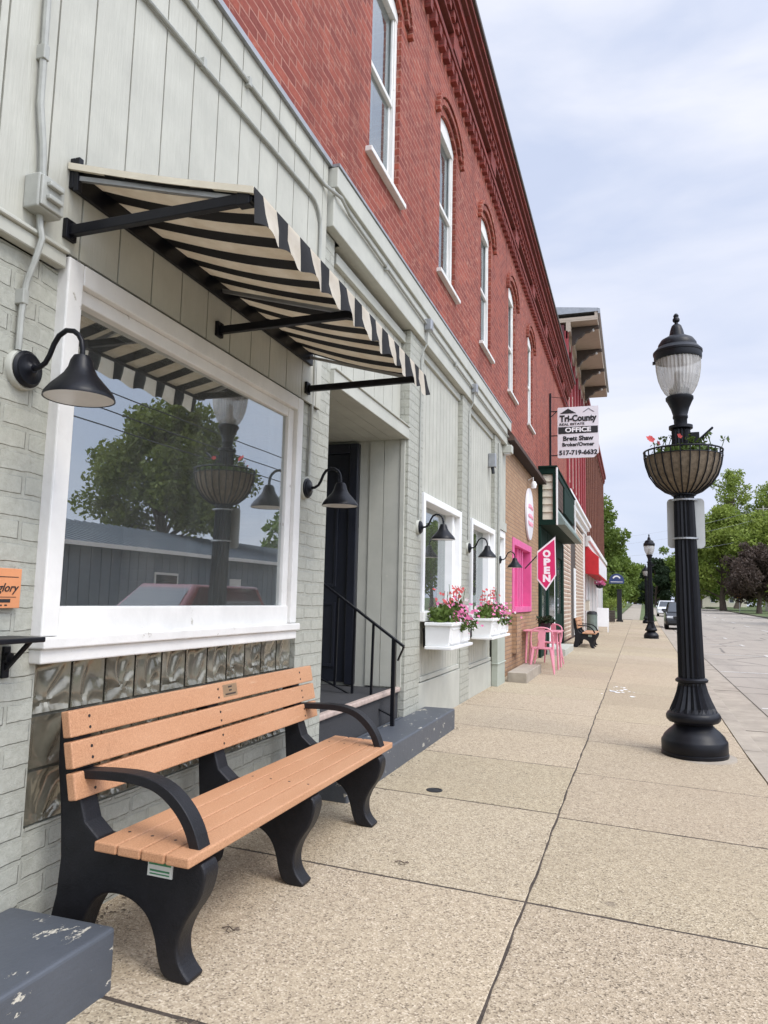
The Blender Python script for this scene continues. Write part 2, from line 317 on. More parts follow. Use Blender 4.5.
# ------------------------------------------------------------------ mesh helpers
class MB:
    def __init__(s): s.v = []; s.f = []
    def add(s, vs, fs):
        b = len(s.v); s.v += [tuple(v) for v in vs]; s.f += [tuple(b + i for i in f) for f in fs]; return s
    def box(s, x0, x1, y0, y1, z0, z1):
        if x0 > x1: x0, x1 = x1, x0
        if y0 > y1: y0, y1 = y1, y0
        if z0 > z1: z0, z1 = z1, z0
        vs = [(x, y, z) for x in (x0, x1) for y in (y0, y1) for z in (z0, z1)]
        return s.add(vs, [(0, 1, 3, 2), (4, 6, 7, 5), (0, 4, 5, 1), (2, 3, 7, 6), (0, 2, 6, 4), (1, 5, 7, 3)])
    def prism(s, pts, axis, a, b):
        """polygon pts extruded along axis from a to b; pts are in the two other axes, in xyz order"""
        def mk(p, t):
            return (t, p[0], p[1]) if axis == 0 else (p[0], t, p[1]) if axis == 1 else (p[0], p[1], t)
        n = len(pts); vs = [mk(p, a) for p in pts] + [mk(p, b) for p in pts]
        fs = [tuple(range(n)), tuple(range(2 * n - 1, n - 1, -1))] + [(i, n + i, n + (i + 1) % n, (i + 1) % n) for i in range(n)]
        return s.add(vs, fs)
    def tube(s, pts, r, n=8, cap=True):
        pts = [Vector(p) for p in pts]; k = len(pts); rr = r if isinstance(r, (list, tuple)) else [r] * k
        up = Vector((0, 0, 1)); t0 = (pts[1] - pts[0]).normalized()
        if abs(t0.dot(up)) > .95: up = Vector((1, 0, 0))
        nrm = (up - t0 * up.dot(t0)).normalized(); vs = []
        for i in range(k):
            t = (pts[min(i + 1, k - 1)] - pts[max(i - 1, 0)]).normalized()
            nrm = (nrm - t * nrm.dot(t)).normalized(); bi = t.cross(nrm)
            for j in range(n):
                a = 2 * math.pi * j / n; vs.append(pts[i] + (nrm * math.cos(a) + bi * math.sin(a)) * rr[i])
        fs = [(i * n + j, i * n + (j + 1) % n, (i + 1) * n + (j + 1) % n, (i + 1) * n + j) for i in range(k - 1) for j in range(n)]
        if cap: fs += [tuple(range(n - 1, -1, -1)), tuple(range((k - 1) * n, k * n))]
        return s.add(vs, fs)
    def bar(s, p, q, wx, wz, up=(0, 0, 1)):
        p, q = Vector(p), Vector(q); t = (q - p).normalized(); u = Vector(up)
        if abs(t.dot(u)) > .98: u = Vector((1, 0, 0))
        a = t.cross(u).normalized(); b = a.cross(t).normalized(); vs = []
        for o in (p, q):
            for i, j in ((-1, -1), (1, -1), (1, 1), (-1, 1)): vs.append(o + a * (wx / 2 * i) + b * (wz / 2 * j))
        return s.add(vs, [(3, 2, 1, 0), (4, 5, 6, 7), (0, 1, 5, 4), (1, 2, 6, 5), (2, 3, 7, 6), (3, 0, 4, 7)])
    def lathe(s, prof, c=(0, 0, 0), n=32, flute=None, axis='z'):
        vs = []
        for (r, z) in prof:
            for j in range(n):
                a = 2 * math.pi * j / n; rr = r
                if flute and flute[0] <= z <= flute[1] and j % 2: rr = r * flute[2]
                if axis == 'z': vs.append((c[0] + rr * math.cos(a), c[1] + rr * math.sin(a), c[2] + z))
                else: vs.append((c[0] + z, c[1] + rr * math.cos(a), c[2] + rr * math.sin(a)))
        k = len(prof)
        fs = [(i * n + j, i * n + (j + 1) % n, (i + 1) * n + (j + 1) % n, (i + 1) * n + j) for i in range(k - 1) for j in range(n)]
        if prof[0][0] > 1e-4: fs.append(tuple(range(n - 1, -1, -1)))
        if prof[-1][0] > 1e-4: fs.append(tuple(range((k - 1) * n, k * n)))
        return s.add(vs, fs)
    def build(s, name, mat, parent=None, smooth=False, bevel=0, seg=2, world=True):
        me = bpy.data.meshes.new(name); off = Vector((0, 0, 0))
        if parent is not None and world:
            p = parent
            while p is not None: off += p.location; p = p.parent
        me.from_pydata([Vector(v) - off for v in s.v] if off.length else s.v, [], s.f)
        bm = bmesh.new(); bm.from_mesh(me); bmesh.ops.recalc_face_normals(bm, faces=bm.faces); bm.to_mesh(me); bm.free()
        o = bpy.data.objects.new(name, me); col.objects.link(o)
        me.materials.append(mat if not isinstance(mat, str) else M[mat])
        if parent is not None: o.parent = parent
        if bevel:
            b = o.modifiers.new('bevel', 'BEVEL'); b.width = bevel; b.segments = seg; b.limit_method = 'ANGLE'; b.angle_limit = R(40)
        if smooth:
            for p in me.polygons: p.use_smooth = True
            me.set_sharp_from_angle(angle=R(40))
        return o
def tag(o, label=None, cat=None, group=None, kind=None):
    for k, v in (('label', label), ('category', cat), ('group', group), ('kind', kind)):
        if v: o[k] = v
    return o
def thing(name, label, cat, loc=(0, 0, 0), group=None):
    o = bpy.data.objects.new(name, None); col.objects.link(o); o.location = loc; o.empty_display_size = .1
    return tag(o, label, cat, group)
def copy_tree(o, parent=None):
    c = o.copy(); col.objects.link(c)
    if parent is not None: c.parent = parent
    for ch in list(o.children): copy_tree(ch, c)
    return c
def lettering(s, size, loc, facing, mat, parent, ext=.002, bold=0, shear=0, name='lettering', width=None):
    cu = bpy.data.curves.new('t', 'FONT'); cu.body = s; cu.size = size; cu.extrude = ext; cu.offset = bold; cu.shear = shear
    cu.align_x = 'CENTER'; cu.align_y = 'CENTER'; cu.resolution_u = 3
    o = bpy.data.objects.new('t', cu); col.objects.link(o)
    dg = bpy.context.evaluated_depsgraph_get(); me = bpy.data.meshes.new_from_object(o.evaluated_get(dg))
    bpy.data.objects.remove(o)
    rot = Matrix.Rotation(R(90), 4, 'X')
    if facing == 'x': rot = Matrix.Rotation(R(90), 4, 'Z') @ rot
    if width:
        xs = [v.co.x for v in me.vertices]; k = width / (max(xs) - min(xs)); me.transform(Matrix.Diagonal((k, 1, 1, 1)))
    me.transform(rot); me.materials.clear(); me.materials.append(M[mat])
    ob = bpy.data.objects.new(name, me); col.objects.link(ob); ob.parent = parent
    off = Vector((0, 0, 0)); p = parent
    while p is not None: off += p.location; p = p.parent
    ob.location = Vector(loc) - off
    return ob
def arc(cx, cy, r, a0, a1, n):
    return [(cx + r * math.cos(R(a0 + (a1 - a0) * i / n)), cy + r * math.sin(R(a0 + (a1 - a0) * i / n))) for i in range(n + 1)]
def gz(y):                                   # the street climbs a little beyond the shops
    return .010 * (y - 50) ** 2 / (y - 30) if y > 50 else 0.0
def kx(y): return 3.30 + .0148 * max(0, y - 8)      # outer kerb edge
def jx(y): return 1.62 + .0068 * max(0, y - 2)      # middle joint
def wz(x, y): return -.03 * x + gz(y)               # sidewalk surface
# ------------------------------------------------------------------ ground, road, sidewalk
YS = [-14 + 2 * i for i in range(34)] + [55 + 5 * i for i in range(30)] + [220, 260, 320, 420, 600]
def strip(name, xa, xb, zf, mat, ys=None, nx=1, kind='structure'):
    ys = ys or YS; b = MB(); vs = []; fs = []
    for y in ys:
        for i in range(nx + 1):
            x = xa(y) + (xb(y) - xa(y)) * i / nx; vs.append((x, y, zf(x, y)))
    k = nx + 1
    for i in range(len(ys) - 1):
        for j in range(nx): fs.append((i * k + j, i * k + j + 1, (i + 1) * k + j + 1, (i + 1) * k + j))
    b.add(vs, fs); o = b.build(name, mat)
    for p in o.data.polygons:
        if p.normal.z < 0: p.flip()
    return tag(o, kind=kind)
def gzc(y): return min(gz(y), gz(200))
strip('ground', lambda y: -700, lambda y: 700, lambda x, y: gzc(y) - .30, 'grass', [-300, -60] + YS + [900, 1500], 6)
RZ = -.21
strip('road', lambda y: kx(y) - .02, lambda y: kx(y) + 11.5, lambda x, y: gzc(y) + RZ, 'road', [y for y in YS if y < 159], 3)
strip('far_kerb', lambda y: kx(y) + 11.5, lambda y: kx(y) + 11.65, lambda x, y: gzc(y) - .10, 'kerb', [y for y in YS if y < 159])
strip('far_lawn', lambda y: kx(y) + 11.65, lambda y: kx(y) + 60, lambda x, y: gzc(y) - .09 + .012 * (x - kx(y) - 11.65), 'grass', [y for y in YS if 40 < y < 300], 4)
strip('side_road', lambda y: kx(y) + 11.6, lambda y: kx(y) + 60, lambda x, y: gzc(y) - .06 + .0122 * (x - kx(y) - 11.65), 'road', [64, 66, 68, 70, 72, 74], 4)
strip('left_lawn', lambda y: -40, lambda y: .75 + .01 * (y - 60), lambda x, y: gzc(y) + .05 + .14 * max(0, min(6, .75 - x)), 'grass', [y for y in YS if y > 60 and y < 300] , 12)
strip('verge', lambda y: 2.55 + .012 * (y - 60), lambda y: kx(y) - .17, lambda x, y: gzc(y) + .03 - .03 * x, 'grass', [y for y in YS if y > 63 and y < 215])

# concrete flags with irregular dark joints between them
base = strip('sidewalk_bed', lambda y: -.3, lambda y: kx(y) - .2, lambda x, y: wz(x, y) - .0025, 'joint_dirt', [y for y in YS if y < 66])
sw = MB()
def edge(p, q, n, amp):
    pts = []
    for i in range(n + 1):
        t = i / n; x = p[0] + (q[0] - p[0]) * t; y = p[1] + (q[1] - p[1]) * t
        if 0 < i < n: x += random.uniform(-amp, amp); y += random.uniform(-amp, amp)
        if abs(x - jx(y)) < .05 and amp: x += jw(y) - jx(y)
        pts.append((x, y))
    return pts
def jw(y): return jx(y) + .002 * math.sin(y * 5.1) + .003 * math.sin(y * 1.7 + 1) + .002 * math.sin(y * 13)
def flag(a, b, c, d):
    amp = .003 if a[1] < 14 else 0; n = 14 if a[1] < 14 else 2
    ring = edge(a, b, n, amp)[:-1] + edge(b, c, n, amp)[:-1] + edge(c, d, n, amp)[:-1] + edge(d, a, n, amp)[:-1]
    cx = sum(p[0] for p in ring) / len(ring); cy = sum(p[1] for p in ring) / len(ring)
    def ins(p, k):
        v = Vector((cx - p[0], cy - p[1])); v.normalize(); return (p[0] + v.x * k, p[1] + v.y * k)
    dz = random.uniform(-.0006, .001); n = len(ring)
    vs = [(x, y, wz(x, y) - .03) for x, y in ring] + [(x, y, wz(x, y) - .002) for x, y in ring] + [(*ins(p, .005), wz(*ins(p, .005)) + dz) for p in ring]
    fs = [(i, (i + 1) % n, n + (i + 1) % n, n + i) for i in range(n)] + [(n + i, n + (i + 1) % n, 2 * n + (i + 1) % n, 2 * n + i) for i in range(n)] + [tuple(2 * n + i for i in range(n))]
    sw.add(vs, fs); k = random.uniform(.90, 1.05); slab.extend([(k, k * random.uniform(.985, 1.01), k * random.uniform(.96, 1.0), 1)] * len(vs))
slab = []
lj = [-2, -.6, .8, 2.16, 3.56, 5.05, 6.45]; rj = [-2.2, -.8, .6, 2.15, 3.56, 4.98, 6.3]
while lj[-1] < 64: lj.append(lj[-1] + 1.45 + .1 * random.random())
while rj[-1] < 64: rj.append(rj[-1] + 1.42 + .1 * random.random())
G = .0095
for js, left in ((lj, 1), (rj, 0)):
    for i in range(len(js) - 1):
        ya, yb = js[i] + G, js[i + 1] - G
        if left:
            s = .02; flag((-.02, ya + s), (jx(ya) - .0055, ya), (jx(yb) - .0055, yb), (-.02, yb + s))
        else:
            s = .035; xr = lambda y: kx(y) - .198
            flag((jx(ya) + .0055, ya), (xr(ya), ya - s), (xr(yb), yb - s), (jx(yb) + .0055, yb))
swo = sw.build('sidewalk', 'walk'); ca = swo.data.color_attributes.new('slab', 'FLOAT_COLOR', 'POINT')
for i_, c_ in enumerate(slab): ca.data[i_].color = c_
tag(swo, kind='structure')
strip('far_sidewalk', lambda y: .75 + .01 * (y - 60), lambda y: 2.55 + .012 * (y - 60), lambda x, y: gzc(y) - .03 * x + .015, 'kerb', [y for y in YS if 63 < y < 215])
kb = MB()
for i in range(60):
    ya = -4 + i * 3.05; yb = ya + 3.035
    zz = lambda y: wz(kx(y), min(y, 210)) if y < 60 else gzc(y) - .03 * kx(y)
    vs = []
    for y in (ya, yb):
        x1 = kx(y); z = zz(y)
        vs += [(x1 - .185, y, z - .3), (x1 - .185, y, z + .004), (x1 - .02, y, z + .002), (x1, y, z - .02), (x1 + .015, y, z - .3)]
    kb.add(vs, [(0, 1, 6, 5), (1, 2, 7, 6), (2, 3, 8, 7), (3, 4, 9, 8), (4, 3, 2, 1, 0), (5, 6, 7, 8, 9)])
tag(kb.build('kerb', 'kerb'), kind='structure')
strip('gutter', lambda y: kx(y) + .0, lambda y: kx(y) + .5, lambda x, y: gzc(y) + RZ + .005, 'kerb', [y for y in YS if y < 215])
gj = MB()
for i in range(13):
    y = 1 + 4.6 * i; x = kx(y); gj.box(x + .01, x + .5, y, y + .018, RZ + .0065, RZ + .0085)
for i in range(30):
    ya, yb = -4 + 2 * i, -2.02 + 2 * i; gj.add([(kx(ya) + .495, ya, RZ + .009), (kx(ya) + .51, ya, RZ + .009), (kx(yb) + .51, yb, RZ + .009), (kx(yb) + .495, yb, RZ + .009)], [(0, 1, 2, 3)])
tag(gj.build('gutter_joints', 'joint_dirt'), kind='structure')
mk = MB()
for y in (12.5, 19, 25.5, 32, 38.5):                      # parking stall ticks
    x0 = kx(y); mk.add([(x0 + .55, y, RZ + .005), (x0 + 2.5, y, RZ + .005), (x0 + 2.5, y + .1, RZ + .005), (x0 + .55, y + .1, RZ + .005)], [(0, 1, 2, 3)])
    mk.add([(x0 + 2.4, y - .5, RZ + .009), (x0 + 2.5, y - .5, RZ + .009), (x0 + 2.5, y + .6, RZ + .009), (x0 + 2.4, y + .6, RZ + .009)], [(0, 1, 2, 3)])
for i in range(14):
    y = 6 + 9 * i; x = kx(y) + 6; z = gzc(y) + RZ + .006
    mk.add([(x, y, z), (x + .1, y, z), (x + .1 + .045, y + 3, gzc(y + 3) + RZ + .006), (x + .045, y + 3, gzc(y + 3) + RZ + .006)], [(0, 1, 2, 3)])
tag(mk.build('road_markings', 'marking'), kind='structure')
# spilled white paint on the flags
sp = MB()
for k in range(16):
    cx, cy = 1.86 + random.gauss(0, .10) , 12.5 + random.gauss(0, .3); r = random.uniform(.008, .05)
    pts = [(cx + r * random.uniform(.5, 1.2) * math.cos(a * .7), cy + 1.8 * r * random.uniform(.5, 1.2) * math.sin(a * .7)) for a in range(9)]
    sp.add([(x, y, wz(x, y) + .004) for x, y in pts], [tuple(range(9))])
tag(sp.build('paint_spatter', 'white'), 'patch of spilled white paint on the sidewalk beside the long joint', 'paint spill', None, 'stuff')

# ------------------------------------------------------------------ the near building
B1 = thing('brick_building', 'red brick two storey shop building with sage green ground floor and corbelled cornice', 'building')
def P(mb, name, mat, parent=None, **k): return mb.build(name, mat, parent if parent is not None else B1, **k)
WIN = [6.06, 8.50, 11.03, 13.67, 16.35]; WW, WS, WSP, WC = .42, 5.15, 7.12, 7.26       # centres, half width, sill, spring, crown
def arch_z(u): return WSP + (WC - WSP) * (1 - (u / WW) ** 2)
w_ = MB(); y0, y1, zb, zt = -5.0, 26.0, 4.40, 8.9; xd = -.24
edges = [y0]
for c in WIN: edges += [c - WW, c + WW]
edges.append(y1)
for i in range(0, len(edges), 2): w_.box(-.3, 0, edges[i], edges[i + 1], zb, zt)
for c in WIN:
    w_.box(-.3, 0, c - WW, c + WW, zb, WS)
    n = 10
    for i in range(n):
        a, b = -WW + 2 * WW * i / n, -WW + 2 * WW * (i + 1) / n
        vs = [(x, c + u, z) for x in (-.3, 0) for u, z in ((a, arch_z(a)), (b, arch_z(b)), (b, zt), (a, zt))]
        w_.add(vs, [(4, 5, 6, 7), (0, 3, 2, 1), (0, 1, 5, 4)])
P(w_, 'brick_wall', 'red_brick')
sh_ = MB(); sh_.box(-12, -.3, -5, -4.8, 0, 8.9); sh_.box(-12, -.3, 25.8, 26, 0, 8.9); sh_.box(-12, -11.8, -4.8, 25.8, 0, 8.9)
P(sh_, 'rear_wall', 'red_brick')
rf = MB(); rf.box(-12, -.1, -5, 26, 8.75, 8.85); P(rf, 'roof', 'black_matt')
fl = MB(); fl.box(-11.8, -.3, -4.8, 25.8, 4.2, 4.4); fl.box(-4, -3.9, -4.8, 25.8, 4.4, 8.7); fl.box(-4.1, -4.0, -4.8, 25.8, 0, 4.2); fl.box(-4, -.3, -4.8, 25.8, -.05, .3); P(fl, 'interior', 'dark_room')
for c in WIN:
    hd = MB()                                               # raised brick hood with short legs
    for (off, th, pr) in ((.10, .075, .04), (.19, .06, .06)):
        n = 14
        for i in range(n):
            q = []
            for t in (i / n, (i + 1) / n):
                ang = math.pi * (1 - t); hw = WW + off
                yy, zz = hw * math.cos(ang), WSP - .02 + (WC - WSP + off) * math.sin(ang)
                yo, zo = (hw + th) * math.cos(ang), WSP - .02 + (WC - WSP + off + th) * math.sin(ang)
                q.append(((yy, zz), (yo, zo)))
            pl = [q[0][0], q[1][0], q[1][1], q[0][1]]
            hd.prism([(c + a, b) for a, b in pl], 0, .002, pr)
        for sgn in (-1, 1):
            ya, yb = c + sgn * (WW + off), c + sgn * (WW + off + th)
            if off > .15: hd.box(.002, pr, ya, yb, WSP - .10, WSP - .02)
    P(hd, 'window_hood', 'red_brick', bevel=.004, seg=1)
    fr = MB()
    for (a, b, z0, z1) in ((c - WW + .002, c - WW + .06, WS, WSP + .03), (c + WW - .06, c + WW - .002, WS, WSP + .03), (c - WW + .06, c + WW - .06, WS, WS + .09)):
        fr.box(-.14, -.045, a, b, z0, z1)
    n = 10; u0 = WW - .002
    for i in range(n):
        a, b = -u0 + 2 * u0 * i / n, -u0 + 2 * u0 * (i + 1) / n
        fr.prism([(c + a, WSP - .09), (c + b, WSP - .09), (c + b, arch_z(b) - .003), (c + a, arch_z(a) - .003)], 0, -.14, -.04)
    fr.box(-.13, -.06, c - WW + .06, c + WW - .06, 6.10, 6.15)
    for z0, z1, xo in ((WS + .09, 6.10, -.085), (6.15, WSP - .09, -.06)):
        fr.box(xo - .025, xo, c - WW + .06, c - WW + .085, z0, z1); fr.box(xo - .025, xo, c + WW - .085, c + WW - .06, z0, z1)
    wn = P(fr, 'window', 'white_old', bevel=.004, seg=1)
    pn = MB(); pn.box(-.098, -.094, c - WW + .07, c + WW - .07, WS + .08, WSP - .08); P(pn, 'pane', 'glass_up', wn)
    sl = MB(); sl.box(-.1, .06, c - WW - .09, c + WW + .09, WS - .05, WS - .002); P(sl, 'sill', 'white_old', wn, bevel=.006)
    ct = MB()
    for i in range(26):
        ya = c - WW + .08 + i * (2 * WW - .16) / 26; ct.box(-.27 - .012 * (i % 2), -.255 - .012 * (i % 2), ya, ya + (2 * WW - .16) / 26, 6.2 if c != WIN[0] else 5.9, 7.1)
    P(ct, 'curtain', 'curtain', wn)
# corbelled cornice
co = MB()
def dent(z0, z1, x0, x1, pitch, wd):
    y = -4.9
    while y < 25.9: co.box(x0, x1, y, y + wd, z0, z1); y += pitch
co.box(0, .06, -5, 26, 8.02, 8.06); dent(7.88, 8.02, .001, .075, .21, .105)
co.box(0, .085, -5, 26, 8.06, 8.14)
y = -4.6
while y < 25.5:                                            # blind panels framed by flat pilasters
    co.box(.001, .10, y, y + .42, 8.14, 8.36); y += 2.58
co.box(0, .10, -5, 26, 8.36, 8.42); dent(8.42, 8.53, .001, .135, .21, .105)
co.box(0, .15, -5, 26, 8.53, 8.60)
co.box(0, .19, -5, 26, 8.60, 8.73); co.box(0, .245, -5, 26, 8.73, 8.81); co.box(0, .29, -5, 26, 8.81, 8.88)
P(co, 'cornice', 'red_trim_brick')
cp = MB(); cp.box(-.35, .325, -5.05, 26.02, 8.88, 8.95); P(cp, 'parapet_cap', 'brown_dark', bevel=.01)

# ---- ground floor: painted brick
pb = MB()
pb.box(-.3, 0, -5, 2.25, -.1, 2.54); pb.box(-.3, -.012, 2.25, 4.5, -.1, .43)
pb.box(-.3, 0, 4.5, 4.95, -.1, 3.99); pb.box(-1.6, -.3, 4.75, 4.95, -.1, 3.99)
pb.box(-.3, .03, 6.9, 7.42, -.1, 3.99); pb.box(-.3, .03, 9.33, 9.86, -.1, 3.99); pb.box(-.3, .03, 11.75, 12.28, -.1, 3.99)
pb.box(-.3, .0, 4.72, 5.05, 4.0, 4.02)
P(pb, 'painted_brick', 'sage_brick')
st = MB(); st.box(-.3, .028, 7.42, 9.33, -.1, .44); st.box(-.3, .028, 9.86, 11.75, -.1, .38); P(st, 'plinth', 'sage_trim', bevel=.006)
# vertical board siding
def boards(mb, ya, yb, z0, z1, x, pitch, th=.018, gap=.009):
    y = ya
    while y < yb - .02:
        e = min(y + pitch, yb); mb.box(x - th, x, y + gap / 2, e - gap / 2, z0, z1); y = e
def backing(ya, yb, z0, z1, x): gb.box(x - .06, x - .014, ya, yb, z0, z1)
def siding(secs, z0, z1, x):
    global gb
    mb = MB(); gb = MB()
    for ya_, yb_, pitch in secs: boards(mb, ya_, yb_, z0, z1, x, pitch)
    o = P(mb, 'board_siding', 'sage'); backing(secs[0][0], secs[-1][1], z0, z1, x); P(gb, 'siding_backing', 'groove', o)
siding([(-5, 1.86, .62), (1.86, 2.285, .23), (2.285, 4.72, .2345)], 2.62, 4.46, .03)
siding([(5.05, 6.9, .262)], 2.99, 3.86, -.06)
siding([(7.42, 9.33, .16)], 2.46, 3.90, -.03); siding([(9.86, 11.75, .16)], 2.44, 3.90, -.03); siding([(12.28, 13.0, .18)], 2.66, 3.90, .0)
siding([(7.5, 9.30, .13)], .50, 1.06, .0); siding([(9.92, 11.7, .13)], .44, 1.06, .0)
def trim(*bx):
    t_ = MB()
    for b_ in bx: t_.box(*b_)
    P(t_, 'trim', 'sage_trim', bevel=.004, seg=1)
trim((0, .045, -5, 2.205, 2.545, 2.60), (0, .06, -5, 2.205, 2.60, 2.617))
trim((-.12, .035, 4.95, 6.9, 2.87, 2.985), (-.12, .05, 4.95, 6.9, 2.985, 3.0))
trim((-.1, -.02, 5.05, 6.9, 3.862, 3.95))
for a, b in ((7.42, 9.33), (9.86, 11.75), (12.28, 13.0)): trim((-.1, .0, a, b, 3.902, 3.99))
trim((0, .022, 7.5, 9.3, .45, .50), (-.05, .012, 7.422, 7.5, .45, 1.1)); trim((0, .022, 9.92, 11.7, .39, .44)); trim((-.05, .012, 9.3, 9.33, .45, 1.1))
fa = MB(); fa.box(-.3, .075, 4.74, 13.0, 4.0, 4.30); fa.box(-.3, .10, 4.74, 13.0, 4.30, 4.46); fa.box(-.3, -.02, -5, 4.74, 4.46, 4.5)
P(fa, 'fascia_beam', 'sage_trim', bevel=.008)
fs = MB(); fs.box(-.02, .055, -5, 4.735, 4.462, 4.50); fs.box(.001, .11, 4.74, 13.0, 4.462, 4.485); P(fs, 'flashing', 'steel')

# ---- shop window
F = MB(); ya, yb, za, zb_ = 2.215, 4.40, 1.06, 2.60; fw = .085
F.box(-.12, .05, ya, ya + fw, za + .07, zb_); F.box(-.12, .05, yb - fw, yb, za + .07, zb_); F.box(-.12, .05, ya + fw, yb - fw, zb_ - fw, zb_)
F.box(-.12, .022, ya + fw, ya + fw + .018, 1.22, zb_ - fw); F.box(-.12, .022, yb - fw - .075, yb - fw, 1.22, zb_ - fw); F.box(-.12, .018, ya + fw + .018, yb - fw - .075, zb_ - fw - .06, zb_ - fw)
F.box(-.12, .03, ya + fw, yb - fw, 1.12, 1.24)
SW = P(F, 'shop_window', 'white_old', bevel=.006)
s_ = MB(); s_.box(-.12, .075, ya - .01, yb + .01, 1.085, 1.128); s_.box(-.12, .055, ya, yb, 1.03, 1.085); P(s_, 'sill', 'white_old', SW, bevel=.006)
g_ = MB(); xa_, xb_ = -.030, .0; g_.add([(x_ - t_, y_, z_) for t_ in (0, .005) for x_, y_, z_ in ((xa_, ya + .08, 1.2), (xb_, yb - .12, 1.2), (xb_, yb - .12, 2.48), (xa_, ya + .08, 2.48))], [(0, 1, 2, 3), (7, 6, 5, 4), (0, 4, 5, 1), (1, 5, 6, 2), (2, 6, 7, 3), (3, 7, 4, 0)]); P(g_, 'pane', 'glass', SW)   # slightly out of true, as old glazing is
c_ = MB()
for i in range(7): c_.box(-.55 - .02 * (i % 2), -.53 - .02 * (i % 2), 4.02 + i * .07, 4.09 + i * .07, .9, 2.5)
P(c_, 'curtain', 'curtain', SW)
# glass blocks under the sill
gk = MB(); gp = MB(); gp.box(-.10, -.03, 2.25, 4.46, .43, 1.03); P(gp, 'block_mortar', 'old_mortar')
for r in range(3):
    for k in range(11):
        yk = 2.262 + k * .2; z = .435 + r * .2
        ya_, yb_, z0_, z1_ = yk + .005, yk + .193, z + .005, min(z + .193, 1.028)
        nn = 16; ph = random.uniform(0, 6.28); vs = []; cu, cv = random.uniform(.3, .7), random.uniform(-.1, .3)
        for i in range(nn + 1):
            for j in range(nn + 1):
                u, v_ = i / nn, j / nn; e = min(1, 9 * min(u, v_, 1 - u, 1 - v_))
                fan = math.atan2(v_ - cv, u - cu); rr = math.hypot(u - cu, v_ - cv)
                h = .5 + .5 * math.sin(5 * fan + 5.5 * rr + ph + 1.1 * math.sin(7 * u + ph))
                vs.append((-.030 + (.013 * h) * e + .014 * (1 - e) , ya_ + (yb_ - ya_) * u, z0_ + (z1_ - z0_) * v_))
        gk.add(vs, [(i * (nn + 1) + j, (i + 1) * (nn + 1) + j, (i + 1) * (nn + 1) + j + 1, i * (nn + 1) + j + 1) for i in range(nn) for j in range(nn)])
P(gk, 'glass_block_panel', 'glass_block', smooth=True)

# ---- recessed entry with a blue-black door
en = MB(); en.box(-1.6, -1.5, 4.95, 6.9, .3, 2.95)
en.box(-1.5, -.37, 6.9, 7.0, .3, 2.95)
P(en, 'entry_wall', 'sage_trim')
ew = MB(); boards2 = [(-.368, -.24), (-.24, -.06)]
for a, b in ((-.368, -.215), (-.215, -.04)): ew.box(a + .003, b - .003, 6.885, 6.90, .46, 2.866)
ew.box(-.04, .0, 6.87, 6.90, .46, 2.866); P(ew, 'entry_panel', 'sage_trim')
ec = MB()
for i in range(12): ec.box(-1.5 + i * .125 + .003, -1.5 + (i + 1) * .125 - .003, 4.95, 6.9, 2.868, 2.88)
P(ec, 'entry_ceiling', 'sage_trim')
d = MB(); d.box(-1.42, -1.34, 6.82, 6.90, .46, 2.84); d.box(-.56, -.47, 6.82, 6.90, .46, 2.84); d.box(-1.34, -.56, 6.82, 6.90, 2.74, 2.84)
DF = P(d, 'door', 'navy_door', bevel=.008)
d = MB(); d.box(-1.34, -.56, 6.86, 6.90, .48, 2.74)
for z0, z1 in ((.62, 1.25), (1.4, 2.6)): d.box(-1.22, -1.19, 6.845, 6.86, z0, z1); d.box(-.71, -.68, 6.845, 6.86, z0, z1); d.box(-1.19, -.71, 6.845, 6.86, z1 - .03, z1); d.box(-1.19, -.71, 6.845, 6.86, z0, z0 + .03)
P(d, 'leaf', 'navy_door', DF, bevel=.004)
d = MB(); d.tube([(-1.27, 6.86, 1.42), (-1.27, 6.80, 1.42)], .012); d.tube([(-1.27, 6.80, 1.42), (-1.15, 6.80, 1.42)], .01); P(d, 'handle', 'chrome', DF, smooth=True)
pf = MB(); pf.box(-1.6, -.03, 4.95, 6.9, .0, .445); P(pf, 'porch_floor', 'dark_carpet')
pn_ = MB(); pn_.box(-.06, .0, 4.955, 6.895, .42, .465); P(pn_, 'porch_nosing', 'nosing', bevel=.012)

# ---- two smaller shop windows
for a, b in ((7.45, 9.27), (9.92, 11.72)):
    F = MB(); z0, z1 = 1.17, 2.42
    F.box(-.14, .05, a, a + .075, z0, z1); F.box(-.14, .05, b - .10, b, z0, z1); F.box(-.14, .05, a + .075, b - .10, z1 - .08, z1)
    F.box(-.14, -.0, b - .3, b - .24, z0, z1 - .08); F.box(-.14, -.02, b - .24, b - .1, z0, z1 - .08)
    W = P(F, 'shop_window', 'white', bevel=.006)
    s_ = MB(); s_.box(-.14, .075, a - .03, b + .03, 1.07, 1.168); P(s_, 'sill', 'white_old', W, bevel=.006)
    g_ = MB(); g_.box(-.10, -.094, a + .05, b - .28, z0, z1 - .06); P(g_, 'pane', 'glass', W)
